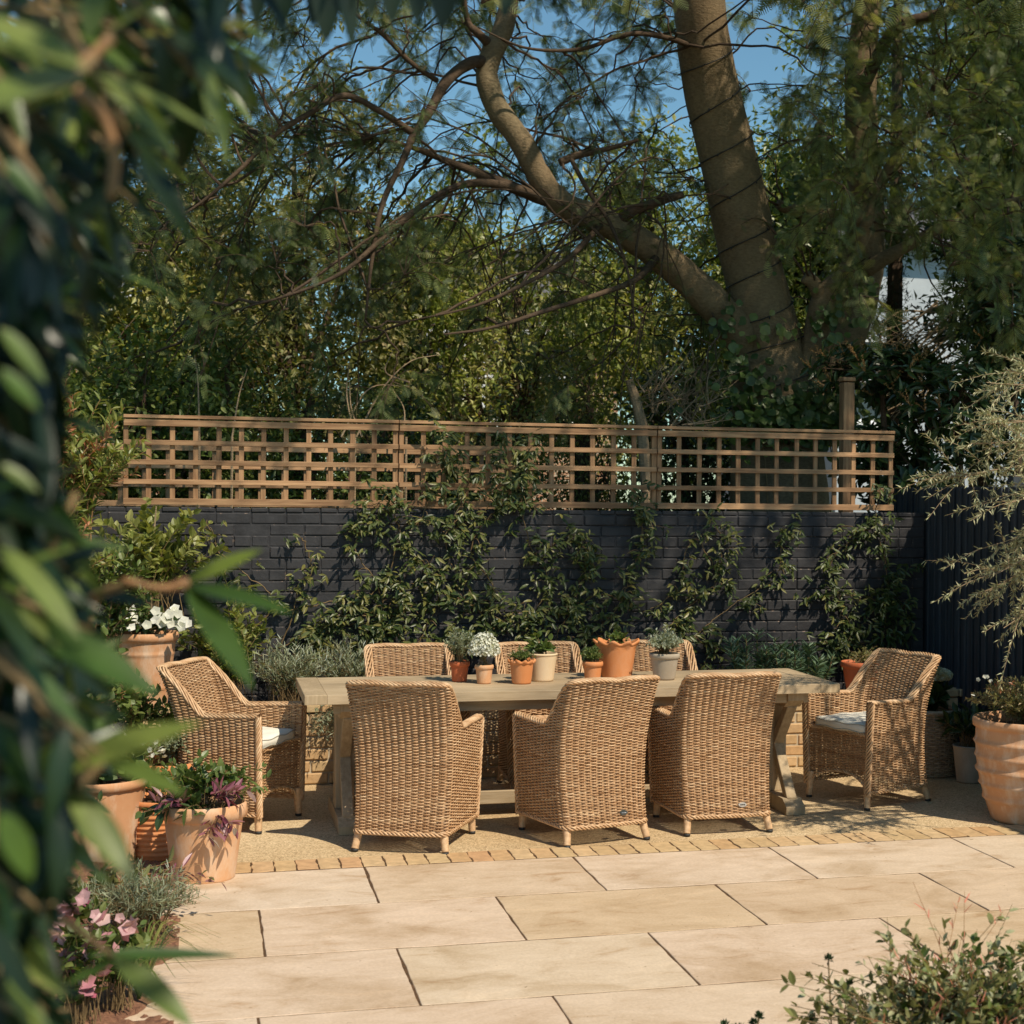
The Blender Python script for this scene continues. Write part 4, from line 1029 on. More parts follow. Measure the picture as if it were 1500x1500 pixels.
# ================================================================ BIG FEATHERY TREE behind the wall
def limb(g, pts, n=40, sides=14, rough=.02, r=.5, flare=None):
    """pts: (px, py, Y, width_px)"""
    c = np.array([P(a, b, y) for a, b, y, w in pts]); rad = np.array([w/2/FPX*y for a, b, y, w in pts])
    path = spline(c, n); rr = spline(np.c_[rad, rad, rad], n)[:, 0]
    rr = rr*(1+rough*np.sin(np.arange(n)*1.1)+rng.normal(0, rough*.6, n))
    g.tube(path, np.maximum(rr, .003), sides, r=r)
    V = g.v[-1] if len(g.v[-1]) > 1 else None
    return path, rr
AY = 12.6
tb = P(1128, 700, AY); t_ac = empty('feathery_tree', (tb[0], AY, 0), 0, 'huge leaning tree with feathery leaves and a forked bare trunk behind the trellis', 'tree')
A0 = np.array([tb[0], AY, 0])
class OG(Geo):
    pass
def shift(g, o):
    for k in range(len(g.v)): g.v[k] = g.v[k]-o
    return g
paths = []
g = Geo()
p_, r_ = limb(g, [(1150, 1120, AY, 190), (1148, 900, AY, 165), (1140, 700, AY, 150), (1132, 590, AY, 128), (1122, 500, AY, 112), (1108, 420, AY-.05, 94), (1088, 330, AY-.1, 92), (1066, 230, AY-.2, 88), (1042, 130, AY-.3, 86), (1028, 40, AY-.45, 80), (1020, -60, AY-.6, 76), (1015, -200, AY-.9, 66), (1000, -380, AY-1.4, 50)], 90, 26, .008)
trunk_path = p_; trunk_rad = r_; paths.append(p_[40:])
shift(g, A0).build('trunk', M['bark'], t_ac, smooth=True)
def add_limb(pts, n=50, sides=14, name='limb', keep=True, rough=.025):
    g = Geo(); p, r = limb(g, pts, n, sides, rough)
    if keep: paths.append(p)
    shift(g, A0).build(name, M['bark' if pts[0][3] > 24 else 'bark_dark'], t_ac, smooth=True); return p
add_limb([(1125, 560, AY, 70), (1085, 492, AY-.1, 56), (1030, 430, AY-.2, 52), (960, 370, AY-.3, 46), (890, 328, AY-.4, 42), (825, 300, AY-.45, 40), (792, 262, AY-.5, 37), (765, 210, AY-.5, 36), (728, 158, AY-.5, 35), (713, 110, AY-.5, 33), (722, 75, AY-.5, 33), (738, 40, AY-.5, 30), (748, -20, AY-.5, 26), (752, -120, AY-.6, 20)], 90, 16)
add_limb([(820, 300, AY-.45, 22), (770, 282, AY-.5, 18), (720, 262, AY-.5, 15), (665, 240, AY-.6, 11), (600, 215, AY-.7, 7), (540, 200, AY-.7, 4)])
add_limb([(800, 292, AY-.45, 14), (740, 272, AY-.7, 13), (680, 270, AY-.9, 11), (620, 300, AY-1.1, 9), (560, 350, AY-1.2, 8), (500, 400, AY-1.3, 6), (430, 430, AY-1.3, 4), (340, 455, AY-1.3, 2)])
add_limb([(715, 92, AY-.5, 20), (690, 92, AY-.6, 18), (655, 118, AY-.7, 16), (628, 165, AY-.8, 14), (605, 200, AY-.9, 12), (590, 235, AY-1., 10), (560, 300, AY-1.1, 8), (545, 380, AY-1.2, 6), (535, 470, AY-1.2, 3)])
add_limb([(605, 195, AY-.9, 11), (560, 165, AY-1., 9), (505, 140, AY-1.1, 9), (455, 165, AY-1.2, 8), (400, 200, AY-1.2, 7), (350, 250, AY-1.3, 6), (290, 300, AY-1.3, 4), (240, 330, AY-1.3, 2)])
add_limb([(722, 70, AY-.5, 15), (700, 48, AY-.6, 12), (685, 30, AY-.6, 9), (676, -30, AY-.7, 6)])
add_limb([(640, 118, AY-.7, 8), (600, 90, AY-.8, 7), (560, 50, AY-.9, 6), (520, 20, AY-.9, 5), (470, -30, AY-.9, 3)])
add_limb([(1150, 600, AY, 60), (1188, 520, AY-.15, 44), (1206, 440, AY-.3, 38), (1236, 400, AY-.35, 26), (1262, 350, AY-.4, 22), (1282, 295, AY-.5, 19), (1305, 240, AY-.6, 15), (1340, 190, AY-.8, 9), (1380, 150, AY-.9, 5)], 60, 16)
add_limb([(1206, 440, AY-.3, 30), (1192, 415, AY-.35, 22), (1178, 405, AY-.35, 20)], 10, 12, 'cut_stub')
add_limb([(1160, 640, AY+.35, 90), (1230, 500, AY+.4, 76), (1262, 400, AY+.4, 68), (1268, 300, AY+.3, 58), (1262, 200, AY+.2, 52), (1262, 90, AY+.1, 48), (1275, -20, AY, 40), (1290, -160, AY-.2, 30)], 60, 16)
add_limb([(1268, 395, AY+.2, 26), (1320, 365, AY, 20), (1375, 335, AY-.2, 17), (1430, 305, AY-.4, 14), (1500, 290, AY-.6, 10), (1580, 250, AY-.8, 6)])
add_limb([(1262, 130, AY, 22), (1310, 45, AY-.3, 19), (1370, 22, AY-.5, 17), (1430, 0, AY-.7, 14), (1500, -40, AY-.9, 10)])
add_limb([(1262, 320, AY+.2, 30), (1220, 318, AY+.2, 24), (1165, 308, AY+.2, 20), (1140, 300, AY+.15, 16)])
add_limb([(900, 330, AY-.4, 20), (930, 308, AY-.5, 15), (975, 292, AY-.6, 13), (1000, 285, AY-.6, 11)])
add_limb([(820, 238, AY-.5, 12), (845, 228, AY-.5, 11), (890, 218, AY-.6, 8), (935, 205, AY-.7, 5)])
add_limb([(836, 232, AY-.5, 7), (862, 280, AY-.6, 7), (895, 330, AY-.7, 6), (920, 400, AY-.8, 4), (930, 480, AY-.8, 2)])
add_limb([(1020, 70, AY-.5, 9), (975, 55, AY-.6, 8), (920, 50, AY-.7, 7), (850, 72, AY-.8, 6), (770, 70, AY-.9, 4), (700, 40, AY-1, 2)])
add_limb([(960, 380, AY-.4, 14), (930, 410, AY-.7, 10), (880, 430, AY-.9, 8), (800, 455, AY-1.1, 7), (720, 480, AY-1.2, 5), (650, 490, AY-1.3, 3)])
add_limb([(880, 330, AY-.5, 9), (830, 380, AY-.9, 8), (760, 420, AY-1.1, 6), (690, 450, AY-1.2, 4), (600, 470, AY-1.2, 2)])
# off-frame limbs that carry the canopy forward over the wall
add_limb([(1010, -230, AY-1., 40), (900, -330, AY-1.8, 30), (800, -420, AY-2.6, 20), (700, -520, AY-3.4, 10)])
add_limb([(1285, -120, AY-.2, 34), (1330, -260, AY-1.2, 26), (1400, -380, AY-2.2, 18), (1450, -500, AY-3.2, 9)])
add_limb([(1010, -250, AY-1., 36), (1080, -360, AY-2.0, 26), (1130, -480, AY-3.0, 12)])
LP_ = np.concatenate(paths)
# foliage clusters: (px, py) density map of the photographed crown
def dens(px, py):
    d = 0.
    if px < 620: d = .62 if py < 420 else .35
    elif px < 1000: d = .62 if py < 180 else .5
    else: d = .92
    if px < 620 and py < 80: d = .5
    if 640 < px < 720 and 40 < py < 260: d *= .45
    if 560 < px < 640 and 60 < py < 200: d *= .45
    if 985 < px < 1160 and py < 520: d *= .18     # bare trunk shows
    if px > 1255 and px < 1420 and py > 350: d *= .06
    if py > 440: d *= .4
    if 640 < px < 1000 and 280 < py < 520: d *= .8
    if 1150 < px < 1250 and py > 360: d *= .12
    return d
FR = T_frond(10, .27)
g_tw = Geo(); g_fr = Geo()
def crown_cluster(c, nt, L, fr_per, size=.105, bright=.0, conn=.8, drop=.3):
    dd = np.linalg.norm(LP_-c, axis=1); j = np.argsort(dd)[rng.integers(0, 6)]
    s0 = LP_[j]
    if rng.random() < conn and dd[j] < 3.2:
        m_ = (s0+c)/2+rng.normal(0, .12, 3)+[0, 0, .10*dd[j]]
        pth = spline([s0, m_, c], 12); pth[1:-1] += rng.normal(0, .012, (10, 3)); g_tw.tube(pth, np.linspace(.012, .005, 12)*min(1.4, .6+dd[j]*.3), 5, r=.5, cap=False)
        main = norm(c-m_)
    else: main = norm(rng.normal(0, 1, 3)*[1, .6, .4])
    bright += rng.normal(0, .14)
    for _ in range(nt):
        d = norm(main*.7+rng.normal(0, .7, 3)); e = c+d*L*(.5+.6*rng.random())+[0, 0, -drop*L*rng.random()]
        pth = spline([c, (c+e)/2+[0, 0, .06], e], 8); g_tw.tube(pth, np.linspace(.005, .0018, 8), 3, r=.5, cap=False)
        k = fr_per; tt = 1+rng.random(k)*6; q = tt.astype(int).clip(0, 6); pp = pth[q]+(pth[q+1]-pth[q])*(tt-q)[:, None]
        T = norm(e-c); sd = norm(rng.normal(0, 1, (k, 3))); dv = norm(T*.7+sd*.8+[0, 0, -.25])
        scatter(g_fr, FR, pp, dv, size*(.7+.6*rng.random(k)), np.clip(rng.normal(.38+bright, .22, k), 0, 1), upj=.6)
cnt = 0
for py in range(-60, 560, 34):
    for px in range(180, 1540, 34):
        X, Y = px+rng.uniform(-17, 17), py+rng.uniform(-17, 17)
        if rng.random() > dens(X, Y): continue
        yy = AY+rng.uniform(-1.5, .9) if X < 1000 else AY+rng.uniform(-1.9, .6)
        if 985 < X < 1165: yy = AY+rng.uniform(.4, 1.2)
        if 670 < X < 985 and Y < 420: yy = AY+rng.uniform(-.35, 1.1)
        crown_cluster(P(X, Y, yy), 6, .42, 11 if X < 1000 else 13, size=.115, bright=0. if X < 1000 else .12)  # paler tone right of the trunk puts sunlight into the leaf colour
        cnt += 1
# long bare arching twigs, the dark network left of the trunk
for _ in range(62):
    L0 = LP_[rng.integers(0, len(LP_))]; 
    if L0[2] > 5.5 or L0[1] < 9: continue
    tgt = P(rng.uniform(230, 1060), rng.uniform(120, 570), AY+rng.uniform(-.9, .8))
    if 690 < CXP+FPX*((tgt-CO)@Rv)/((tgt-CO)@Fv) < 860 and tgt[2] > 4 and rng.random() < .7: continue
    if np.linalg.norm(tgt-L0) > 3.0: continue
    mid_ = (L0+tgt)/2+rng.normal(0, .15, 3)+[0, 0, .22*np.linalg.norm(tgt-L0)]
    pth = spline([L0, mid_, tgt], 22); pth[1:] += np.cumsum(rng.normal(0, .008, (21, 3)), 0); g_tw.tube(pth, np.linspace(.012, .004, 22), 5, r=.5, cap=False)
    for _k in range(5):
        i = rng.integers(6, 21); e = pth[i]+norm(pth[i]-pth[i-2]+rng.normal(0, .05, 3))*rng.uniform(.2, .6)+[0, 0, -rng.uniform(0, .2)]
        q_ = spline([pth[i], (pth[i]+e)/2+rng.normal(0, .03, 3), e], 8); g_tw.tube(q_, np.linspace(.006, .002, 8), 4, r=.5, cap=False)
        k = 7; scatter(g_fr, FR, q_[rng.integers(1, 8, k)], rand_dirs(k, -.3), .10*(.7+.5*rng.random(k)), np.clip(rng.normal(.35, .2, k), 0, 1), upj=.6)
# nearer sprays hanging into the top of the picture
for px, py, yy in ((705, 30, 8.2), (905, 22, 8.8), (930, 12, 9.0), (1000, 5, 9.0), (1235, 18, 8.0), (1225, 35, 8.1), (1290, 0, 8.3), (1420, 20, 9)):
    crown_cluster(P(px, py-25, yy), 5, .20, 5, .11, .4, 0., .6)
# the rest of the canopy above the picture, which shades the trunk and the right of the wall
for _ in range(215):
    c = np.array([rng.uniform(.8, 7.6), rng.uniform(6.7, 11.2), 0]); 
    c[2] = 5.5+rng.uniform(0, 1.5)+max(0, c[1]-10)*.1
    if (c[0] < 3.4 and rng.random() < .62) or (c[0] < 4.4 and c[1] < 7.6): continue
    crown_cluster(c, 6, .5, 12, .17, .1, .2)
for _ in range(26):
    c = np.array([rng.uniform(-2.5, 3), rng.uniform(9.5, 12.5), rng.uniform(6.2, 7.6)]); crown_cluster(c, 6, .5, 9, .17, 0, .2)
shift(g_tw, A0).build('twigs', M['bark_dark'], t_ac); shift(g_fr, A0).build('crown', M['l_acacia'], t_ac)
print('clusters', cnt, 'crown verts', g_fr.n)

# cable of lights wound round the trunk
g = Geo(); i0, i1 = 18, 64; pts = []; K = 700
for u in np.linspace(0, 1, K):
    s_ = i0+u*(i1-i0); a = int(s_); f = s_-a; c = trunk_path[a]*(1-f)+trunk_path[a+1]*f; r_ = trunk_rad[a]*(1-f)+trunk_rad[a+1]*f
    T = norm(trunk_path[a+1]-trunk_path[a]); e1 = norm(np.cross(T, [0, 1, 0])); e2 = np.cross(T, e1); th = u*2*PI*9.5+.5*math.sin(u*25)
    pts.append(c+(r_*1.035+.004)*(math.cos(th)*e1+math.sin(th)*e2))
g.tube(pts, .005, 5, r=.5)
o = g.build('light_cable', M['cable'], smooth=True); tag(o, 'thin black light cable wound round the leaning tree trunk', 'cable')
for i in range(8, K, 14):
    g = Geo(); d = norm(np.array([rng.normal(), -abs(rng.normal()), rng.normal()])); g.tube([pts[i], pts[i]+d*.016, pts[i]+d*.026], [.006, .006, .002], 6, r=.5); g.build('bulb', M['cable'], o)
# ivy at the foot of the trunk
t = empty('ivy', (tb[0], AY-.45, 0), 0, 'ivy climbing the foot of the big tree above the trellis', 'climber')
g = Geo(); gs = Geo()
for (cx_, cy2, sx_, sy2, n, b_) in ((1150, 615, 75, 40, 420, .05), (1200, 590, 50, 45, 200, .0), (1105, 575, 30, 45, 110, .1), (1180, 620, 90, 25, 300, 0.), (1075, 530, 18, 30, 40, .1), (1130, 480, 30, 18, 26, .45), (1215, 480, 22, 50, 60, .05), (1265, 430, 15, 40, 26, .25), (1160, 270, 10, 60, 30, .25), (1150, 330, 14, 40, 24, .2), (1060, 470, 14, 30, 30, 0)):
    px = rng.normal(cx_, sx_*.6, n); py = rng.normal(cy2, sy2*.6, n)
    pos = np.array([P(a, b, AY-.42+rng.uniform(-.12, .25)) for a, b in zip(px, py)])-[tb[0], AY-.45, 0]
    dv = np.c_[rng.normal(0, .7, n), -.35+rng.normal(0, .3, n), -.6+rng.normal(0, .3, n)]
    scatter(g, T_leaf(.95, .05, .12), pos, dv, .085*(.5+.7*rng.random(n)), np.clip(rng.normal(.3+b_, .18, n), 0, 1), up=np.array([0, -.9, .5]), upj=.35)
g.build('foliage', M['l_mid'], t)
for k in range(5):
    x_ = rng.uniform(1090, 1230); gs.tube(spline([P(x_, 800, AY-.3), P(x_+rng.uniform(-15, 15), 680, AY-.38), P(x_+rng.uniform(-25, 25), 560, AY-.40)]-np.array([tb[0], AY-.45, 0]), 12), .006, 5, r=.5, cap=False)
gs.build('stems', M['stem'], t)

# ================================================================ BACKGROUND TREES AND SHRUBS
def bg_tree(label, px, Y, top_py, wid, mat, n, size, tm='kite', base=1.4, group='trees beyond the wall', name='broadleaf_tree', rr=(0, 1), nb=9, dark_trunk=True, thin=1., crown0=None):
    n = int(n*(2.1 if Y > 14 else 1.5)); size = size*1.02
    x = P(px, 700, Y)[0]; top = P(px, top_py, Y)[2]; H = top
    t = empty(name, (x, Y, 0), 0, label, 'tree', group)
    gs = Geo(); g = Geo()
    z0 = base; cz = (z0+H)/2; R = np.array([wid/2, wid*.38, (H-z0)/2])
    gs.tube(spline([(0, 0, 0), (.05, 0, z0), (-.05, .05, cz), (.03, 0, H*.85)], 20), np.linspace(.12, .03, 20)*(1 if H > 3 else .4)*thin, 8, r=.5)
    cl = []
    for i in range(nb):
        d = norm(rng.normal(0, 1, 3)); c = np.array([0, 0, cz])+R*d*(.35+.55*rng.random()); cl.append(c)
        gs.tube(spline([(0, 0, max(z0*.8, c[2]*.6)), (c*[.5, .5, 1]+[0, 0, -.15]), c], 9), np.linspace(.035, .008, 9)*(1 if H > 3 else .5), 5, r=.5, cap=False)
    sub = []
    for c in cl:
        for _ in range(9):
            s_ = c+R*rng.normal(0, .22, 3); sub.append(s_); gs.tube(spline([c, (c+s_)/2+[0, 0, .05], s_], 5), [.008, .006, .005, .004, .003], 3, r=.5, cap=False)
    sub = np.array(sub); k = rng.integers(0, len(sub), n); off = norm(rng.normal(0, 1, (n, 3)))*(rng.random((n, 1))**.5)*(.16*wid**.5+.08)
    pos = sub[k]+off; shade = rng.normal(0, .2, len(sub))[k]
    tmpl = {'kite': T_kite(.5, .1, .1), 'leaf': T_leaf(.45, .06, .15), 'wide': T_leaf(.75, .06, .15)}[tm]
    scatter(g, tmpl, pos, norm(off)*.6+rng.normal(0, .5, (n, 3))+[0, 0, -.15], size*(.6+.8*rng.random(n)), np.clip(rr[0]+(rr[1]-rr[0])*(rng.normal(.45, .2, n)+shade), 0, 1), upj=.6)
    gs.build('trunk', M['bark_dark'], t); g.build('crown', M[mat], t)
    return t
# bright shrubs immediately behind the left of the wall
for px, Y, top, w_, mat, n, sz, tm, rr, lb in (
    (90, 12.4, 500, 1.5, 'l_far_bright', 5200, .055, 'leaf', (0, .9), 'sunlit pale green shrub behind the wall at far left'),
    (205, 12.7, 490, 1.4, 'l_far_mid', 4800, .06, 'leaf', (.1, 1), 'mid green glossy shrub behind the left end of the trellis'),
    (330, 12.9, 470, 1.5, 'l_far_mid', 5000, .055, 'leaf', (.1, 1), 'rounded green shrub behind the left panel of trellis'),
    (450, 13.1, 500, 1.4, 'l_far_mid', 4200, .05, 'kite', (0, .9), 'fine-leaved dark green shrub behind the left panel of trellis'),
    (560, 13.2, 540, 1.3, 'l_dark', 4200, .055, 'leaf', (.1, 1), 'low dark shrub behind the trellis joint'),
    (700, 13.4, 545, 1.5, 'l_far_mid', 3000, .05, 'kite', (0, .8), 'thin green shrub behind the middle trellis panel, in front of the house'),
    (860, 13.4, 520, 1.6, 'l_far_warm', 3200, .05, 'kite', (0, .7), 'olive-toned shrub behind the middle trellis panel'),
    (1010, 13.6, 470, 1.5, 'l_dark', 3800, .06, 'leaf', (.1, 1), 'dark ivy-like shrub left of the big trunk')):
    bg_tree(lb, px, Y, top, w_, mat, n, sz, tm, base=.8, group='shrubs right behind the wall', name='background_shrub', rr=rr, nb=12)
# taller trees
for px, Y, top, w_, mat, n, sz, tm, rr, lb in (
    (60, 16, 120, 3.2, 'l_far_bright', 9000, .085, 'kite', (0, .9), 'tall shadowy tree at the far left beyond the wall'),
    (260, 17, 60, 3.4, 'l_far_warm', 9000, .085, 'kite', (0, .8), 'tall dark green tree behind the left panel of trellis'),
    (430, 16.5, 150, 3.2, 'l_far_warm', 9000, .08, 'kite', (0, .75), 'sunny yellow-green tree left of the patch of blue sky'),
    (590, 17.5, 215, 2.6, 'l_far_bright', 6500, .085, 'kite', (0, .8), 'bright tree with its top just under the blue sky'),
    (760, 19, 250, 2.8, 'l_far_warm', 3000, .085, 'kite', (.1, 1), 'lower green tree in front of the brick house'),
    (950, 18, 170, 3.0, 'l_far_bright', 8500, .085, 'kite', (0, .9), 'pale leafy tree just left of the big leaning trunk'),
    (1110, 18, 200, 2.6, 'l_far_bright', 6500, .085, 'kite', (0, .8), 'pale leafy tree seen behind the fork of the big trunk'),
    (1185, 15, 120, 1.3, 'l_far_mid', 6500, .08, 'kite', (0, .8), 'green tree between the two big trunks'),
    (1530, 14, -60, 2.2, 'l_dark', 10000, .085, 'kite', (.1, 1), 'dense dark tree filling the top right corner'),
    (665, 21, 300, 2.4, 'l_far_warm', 2600, .09, 'kite', (0, .8), 'thin yellowish tree against the brick house'),
    (850, 21, 260, 2.6, 'l_far_bright', 3400, .09, 'kite', (.2, 1), 'green tree against the right end of the brick house'),
    (1560, 13.2, 150, 2.0, 'l_dark', 6500, .085, 'kite', (.1, 1), 'dark tree at the right edge above the fence')):
    bg_tree(lb, px, Y, top, w_, mat, n, sz, tm, base=1.2, rr=(rr[0]+.0, rr[1]+.25), nb=15)  # wider tone range: deep shade and sunny spots put into leaf colour
bg_tree('tall tree whose high crown fills the top right corner', 1430, 15, -80, 3.4, 'l_far_mid', 7000, .08, 'kite', base=4.6, rr=(0, .9), nb=15)
# large-leaved evergreen with flower spikes hanging over the fence corner
def evergreen(label, cen, rad, n, sp, seed=0):
    x, Y, z = P(*cen); t = empty('evergreen_shrub', (x, Y, 0), 0, label, 'shrub', 'large-leaved evergreens over the fence corner'); rad = np.array(rad)
    g = Geo(); gs = Geo(); gf = Geo()
    gs.tube(spline([(0, 0, 0), (.1, 0, z*.5), (0, 0, z)], 12), np.linspace(.05, .02, 12), 7, r=.5)
    for _ in range(n):
        d = norm(rng.normal(0, 1, 3)); c = np.array([0, 0, z])+rad*d*(.45+.6*rng.random()); s0 = np.array([0, 0, z])+(c-[0, 0, z])*.35
        T = norm(c-s0+[0, 0, .12]); gs.tube(spline([s0, (s0+c)/2, c], 6), [.006]*3+[.004]*3, 4, r=.5, cap=False)
        k = 10; a = np.arange(k)*2.4; e1 = norm(np.cross(T, [.2, .3, 1])); e2 = np.cross(T, e1)
        dv = np.cos(a)[:, None]*e1+np.sin(a)[:, None]*e2+T*.45
        scatter(g, T_leaf(.30, .07, .2), c+T*rng.uniform(-.05, .02, (k, 1)), dv, .125*(.7+.5*rng.random(k)), np.clip(rng.normal(.4, .2, k), 0, 1), up=T)
        if rng.random() < sp:
            for _ in range(3):
                e = c+norm(T+rng.normal(0, .45, 3)+[0, 0, .5])*.14; m_ = 34; u = rng.random(m_)[:, None]
                scatter(gf, T_kite(.7), c+(e-c)*u, rand_dirs(m_), .013, up=T)
    g.build('foliage', M['l_dark'], t); gs.build('stems', M['bark_dark'], t)
    if gf.n: gf.build('flower_spikes', M['f_spike'], t)
    return t
evergreen('evergreen with orange-brown flower spikes above the right end of the trellis', (1290, 545, 11.5), (.62, .35, .24), 75, .45)
evergreen('large-leaved evergreen with flower spikes hanging over the fence corner', (1400, 600, 11.3), (.55, .45, .42), 110, .22)
evergreen('large-leaved evergreen behind the fence, rising at the right edge', (1480, 450, 11.7), (.52, .5, .62), 130, .12)
evergreen('dark evergreen growth filling the gaps behind the right end of the trellis', (1285, 680, 11.6), (.42, .3, .36), 60, 0.)
evergreen('low evergreen growth between the wall end and the fence', (1350, 700, 11.3), (.35, .35, .30), 34, 0.)
# dark conifer with bare lower twigs
t = empty('conifer', (P(1310, 500, 15)[0], 15, 0), 0, 'dark conifer with bare pinkish lower twigs in front of the pale building', 'tree', None)
o0 = np.array([P(1310, 500, 15)[0], 15, 0]); gs = Geo(); g = Geo()
gs.tube(spline([(0, 0, 0), (0, 0, 3), (0, 0, 7)], 14), np.linspace(.14, .05, 14), 8, r=.5)
for _ in range(26):
    a = P(rng.uniform(1270, 1340), rng.uniform(300, 560), 15)-o0; s0 = np.array([0, 0, a[2]+.1]); e = a+[rng.uniform(-.3, .3), rng.uniform(-.6, .2), -.35]
    pth = spline([s0, (s0+e)/2+[0, 0, .08], e], 10); gs.tube(pth, np.linspace(.018, .004, 10), 4, r=.5, cap=False); k = 260; u = 1+rng.random(k)*8; q = u.astype(int).clip(0, 8)
    scatter(g, LN, pth[q]+rng.normal(0, .06, (k, 3)), rand_dirs(k, -.3), .07, rng.random(k)*.5)
gs.build('trunk', M['bark_dark'], t); g.build('crown', M['l_dark'], t)
t = empty('bare_shrub', (P(1380, 600, 14)[0], 14, 0), 0, 'leafless twiggy shrub with pinkish bark in front of the pale building', 'shrub'); o0 = np.array([P(1380, 600, 14)[0], 14, 0]); gs = Geo()
for _ in range(46):
    s0 = P(rng.uniform(1370, 1430), rng.uniform(440, 560), 14+rng.uniform(-.4, .4)); e = s0+np.array([-rng.uniform(.3, 1.0), 0, -rng.uniform(.1, .7)]); pth = spline([s0, (s0+e)/2+rng.normal(0, .05, 3), e], 9); gs.tube(pth-o0, np.linspace(.010, .002, 9), 4, r=.5, cap=False)
    for _ in range(4):
        i = rng.integers(2, 8); f = pth[i]+np.array([-rng.uniform(.05, .3), rng.normal(0, .1), rng.uniform(-.25, .15)]); gs.tube(spline([pth[i], (pth[i]+f)/2, f], 4)-o0, .0025, 3, r=.5, cap=False)
gs.tube(spline([(0.1, 0, 0), (.15, 0, 1.5), P(1420, 470, 14)-o0], 10), np.linspace(.05, .02, 10), 6, r=.5)
gs.build('branches', M['bark_pale'], t)
# dead pale shrub with reddish stump behind middle/right trellis joint
t = empty('dead_shrub', (P(960, 600, 12.2)[0], 12.2, 0), 0, 'dead pale twiggy shrub with a reddish broken stem behind the trellis', 'shrub'); o0 = np.array([P(960, 600, 12.2)[0], 12.2, 0]); gs = Geo()
gs.tube(np.array([P(948, 720, 12.2), P(940, 620, 12.2), P(930, 580, 12.2), P(921, 556, 12.2)])-o0, [.05, .045, .04, .032], 9, r=.5)
gs.tube(np.array([(0, 0, 0), P(950, 720, 12.2)-o0]), [.07, .05], 9, r=.5)
for _ in range(60):
    s0 = P(rng.uniform(930, 1040), rng.uniform(560, 640), 12.2+rng.uniform(-.2, .4)); a = rng.uniform(-.9, 2.6); L = rng.uniform(.15, .5)
    e = s0+np.array([math.cos(a)*L, rng.normal(0, .1), abs(math.sin(a))*L+.05]); pth = spline([s0, (s0+e)/2+rng.normal(0, .03, 3), e], 7); gs.tube(pth-o0, np.linspace(.008, .002, 7), 4, r=.5, cap=False)
    for _ in range(3):
        i = rng.integers(2, 6); f = pth[i]+rng.normal(0, .08, 3)+[0, 0, .06]; gs.tube(np.array([pth[i], f])-o0, .0022, 3, r=.5, cap=False)
gs.build('branches', M['bark_pale'], t)
t = empty('bare_whips', (P(550, 600, 11.6)[0], 11.6, 0), 0, 'long bare pale shoots rising above the trellis left of centre', 'shrub'); o0 = np.array([P(550, 600, 11.6)[0], 11.6, 0]); gs = Geo()
for L in ([(520, 640), (508, 580), (512, 530)], [(522, 640), (560, 570), (600, 530), (640, 520)], [(530, 640), (515, 600), (512, 560)], [(500, 640), (540, 570), (600, 566)], [(590, 640), (592, 600), (575, 570)], [(600, 560), (565, 545), (575, 515)], [(340, 640), (350, 580), (362, 540)], [(292, 640), (290, 560), (285, 520)]):
    gs.tube(spline([P(a, b, 11.6) for a, b in L], 14)-o0, np.linspace(.008, .003, 14), 5, r=.5, cap=False)
for px in (520, 595, 340, 292): gs.tube(np.array([P(px, 640, 11.6)-o0, [P(px, 640, 11.6)[0]-o0[0], 0, 0]]), .009, 5, r=.5)
gs.build('branches', M['bark_pale'], t)

# ================================================================ HOUSES BEYOND
def house(name, x0, x1, y, h, mat, label, wins, roof=True, doors=()):
    t = empty(name, ((x0+x1)/2, y, 0), 0, label, 'house'); cx_ = (x0+x1)/2
    g = Geo(); g.box((0, 3, h/2), (x1-x0, 6, h), r=.5); g.build('wall', M[mat], t)
    if roof:
        g = Geo(); W2 = (x1-x0)/2+.3; v = [(-W2, -.35, h), (W2, -.35, h), (W2, 6.35, h), (-W2, 6.35, h), (-W2, 3, h+1.3), (W2, 3, h+1.3)]
        g.add(v, [(0, 1, 5, 4), (2, 3, 4, 5), (0, 3, 2, 1)], [(0, 4, 3), (1, 2, 5)]); g.build('roof', M['slate'], t)
        
    for wx, wz, ww, wh in wins:
        f = Geo(); X = wx-cx_; e = .07
        for sx in (-1, 1): f.box((X+sx*(ww/2-e/2), -.02, wz+wh/2), (e, .1, wh-2*e-.002), r=.5, bev=.004)
        for sz in (0, 1): f.box((X, -.02, wz+e/2+sz*(wh-e)), (ww, .1, e), r=.5, bev=.004)
        f.box((X, -.02, wz+wh/2), (ww-2*e-.004, .06, .05), r=.5); 
        fo = f.build('window', M['white_paint'], t)
        q = Geo(); q.box((X, .0, wz+wh/2), (ww-.06, .02, wh-.06)); q.build('pane', M['glass'], fo)
        q = Geo(); q.box((X, -.07, wz-.04), (ww+.12, .16, .075), bev=.005); q.build('sill', M['white_paint'], fo)
    return t
def PX(px, y): return P(px, 600, y)[0]
def PZ(px, py, y): return P(px, py, y)[2]
M['housebrick'] = None
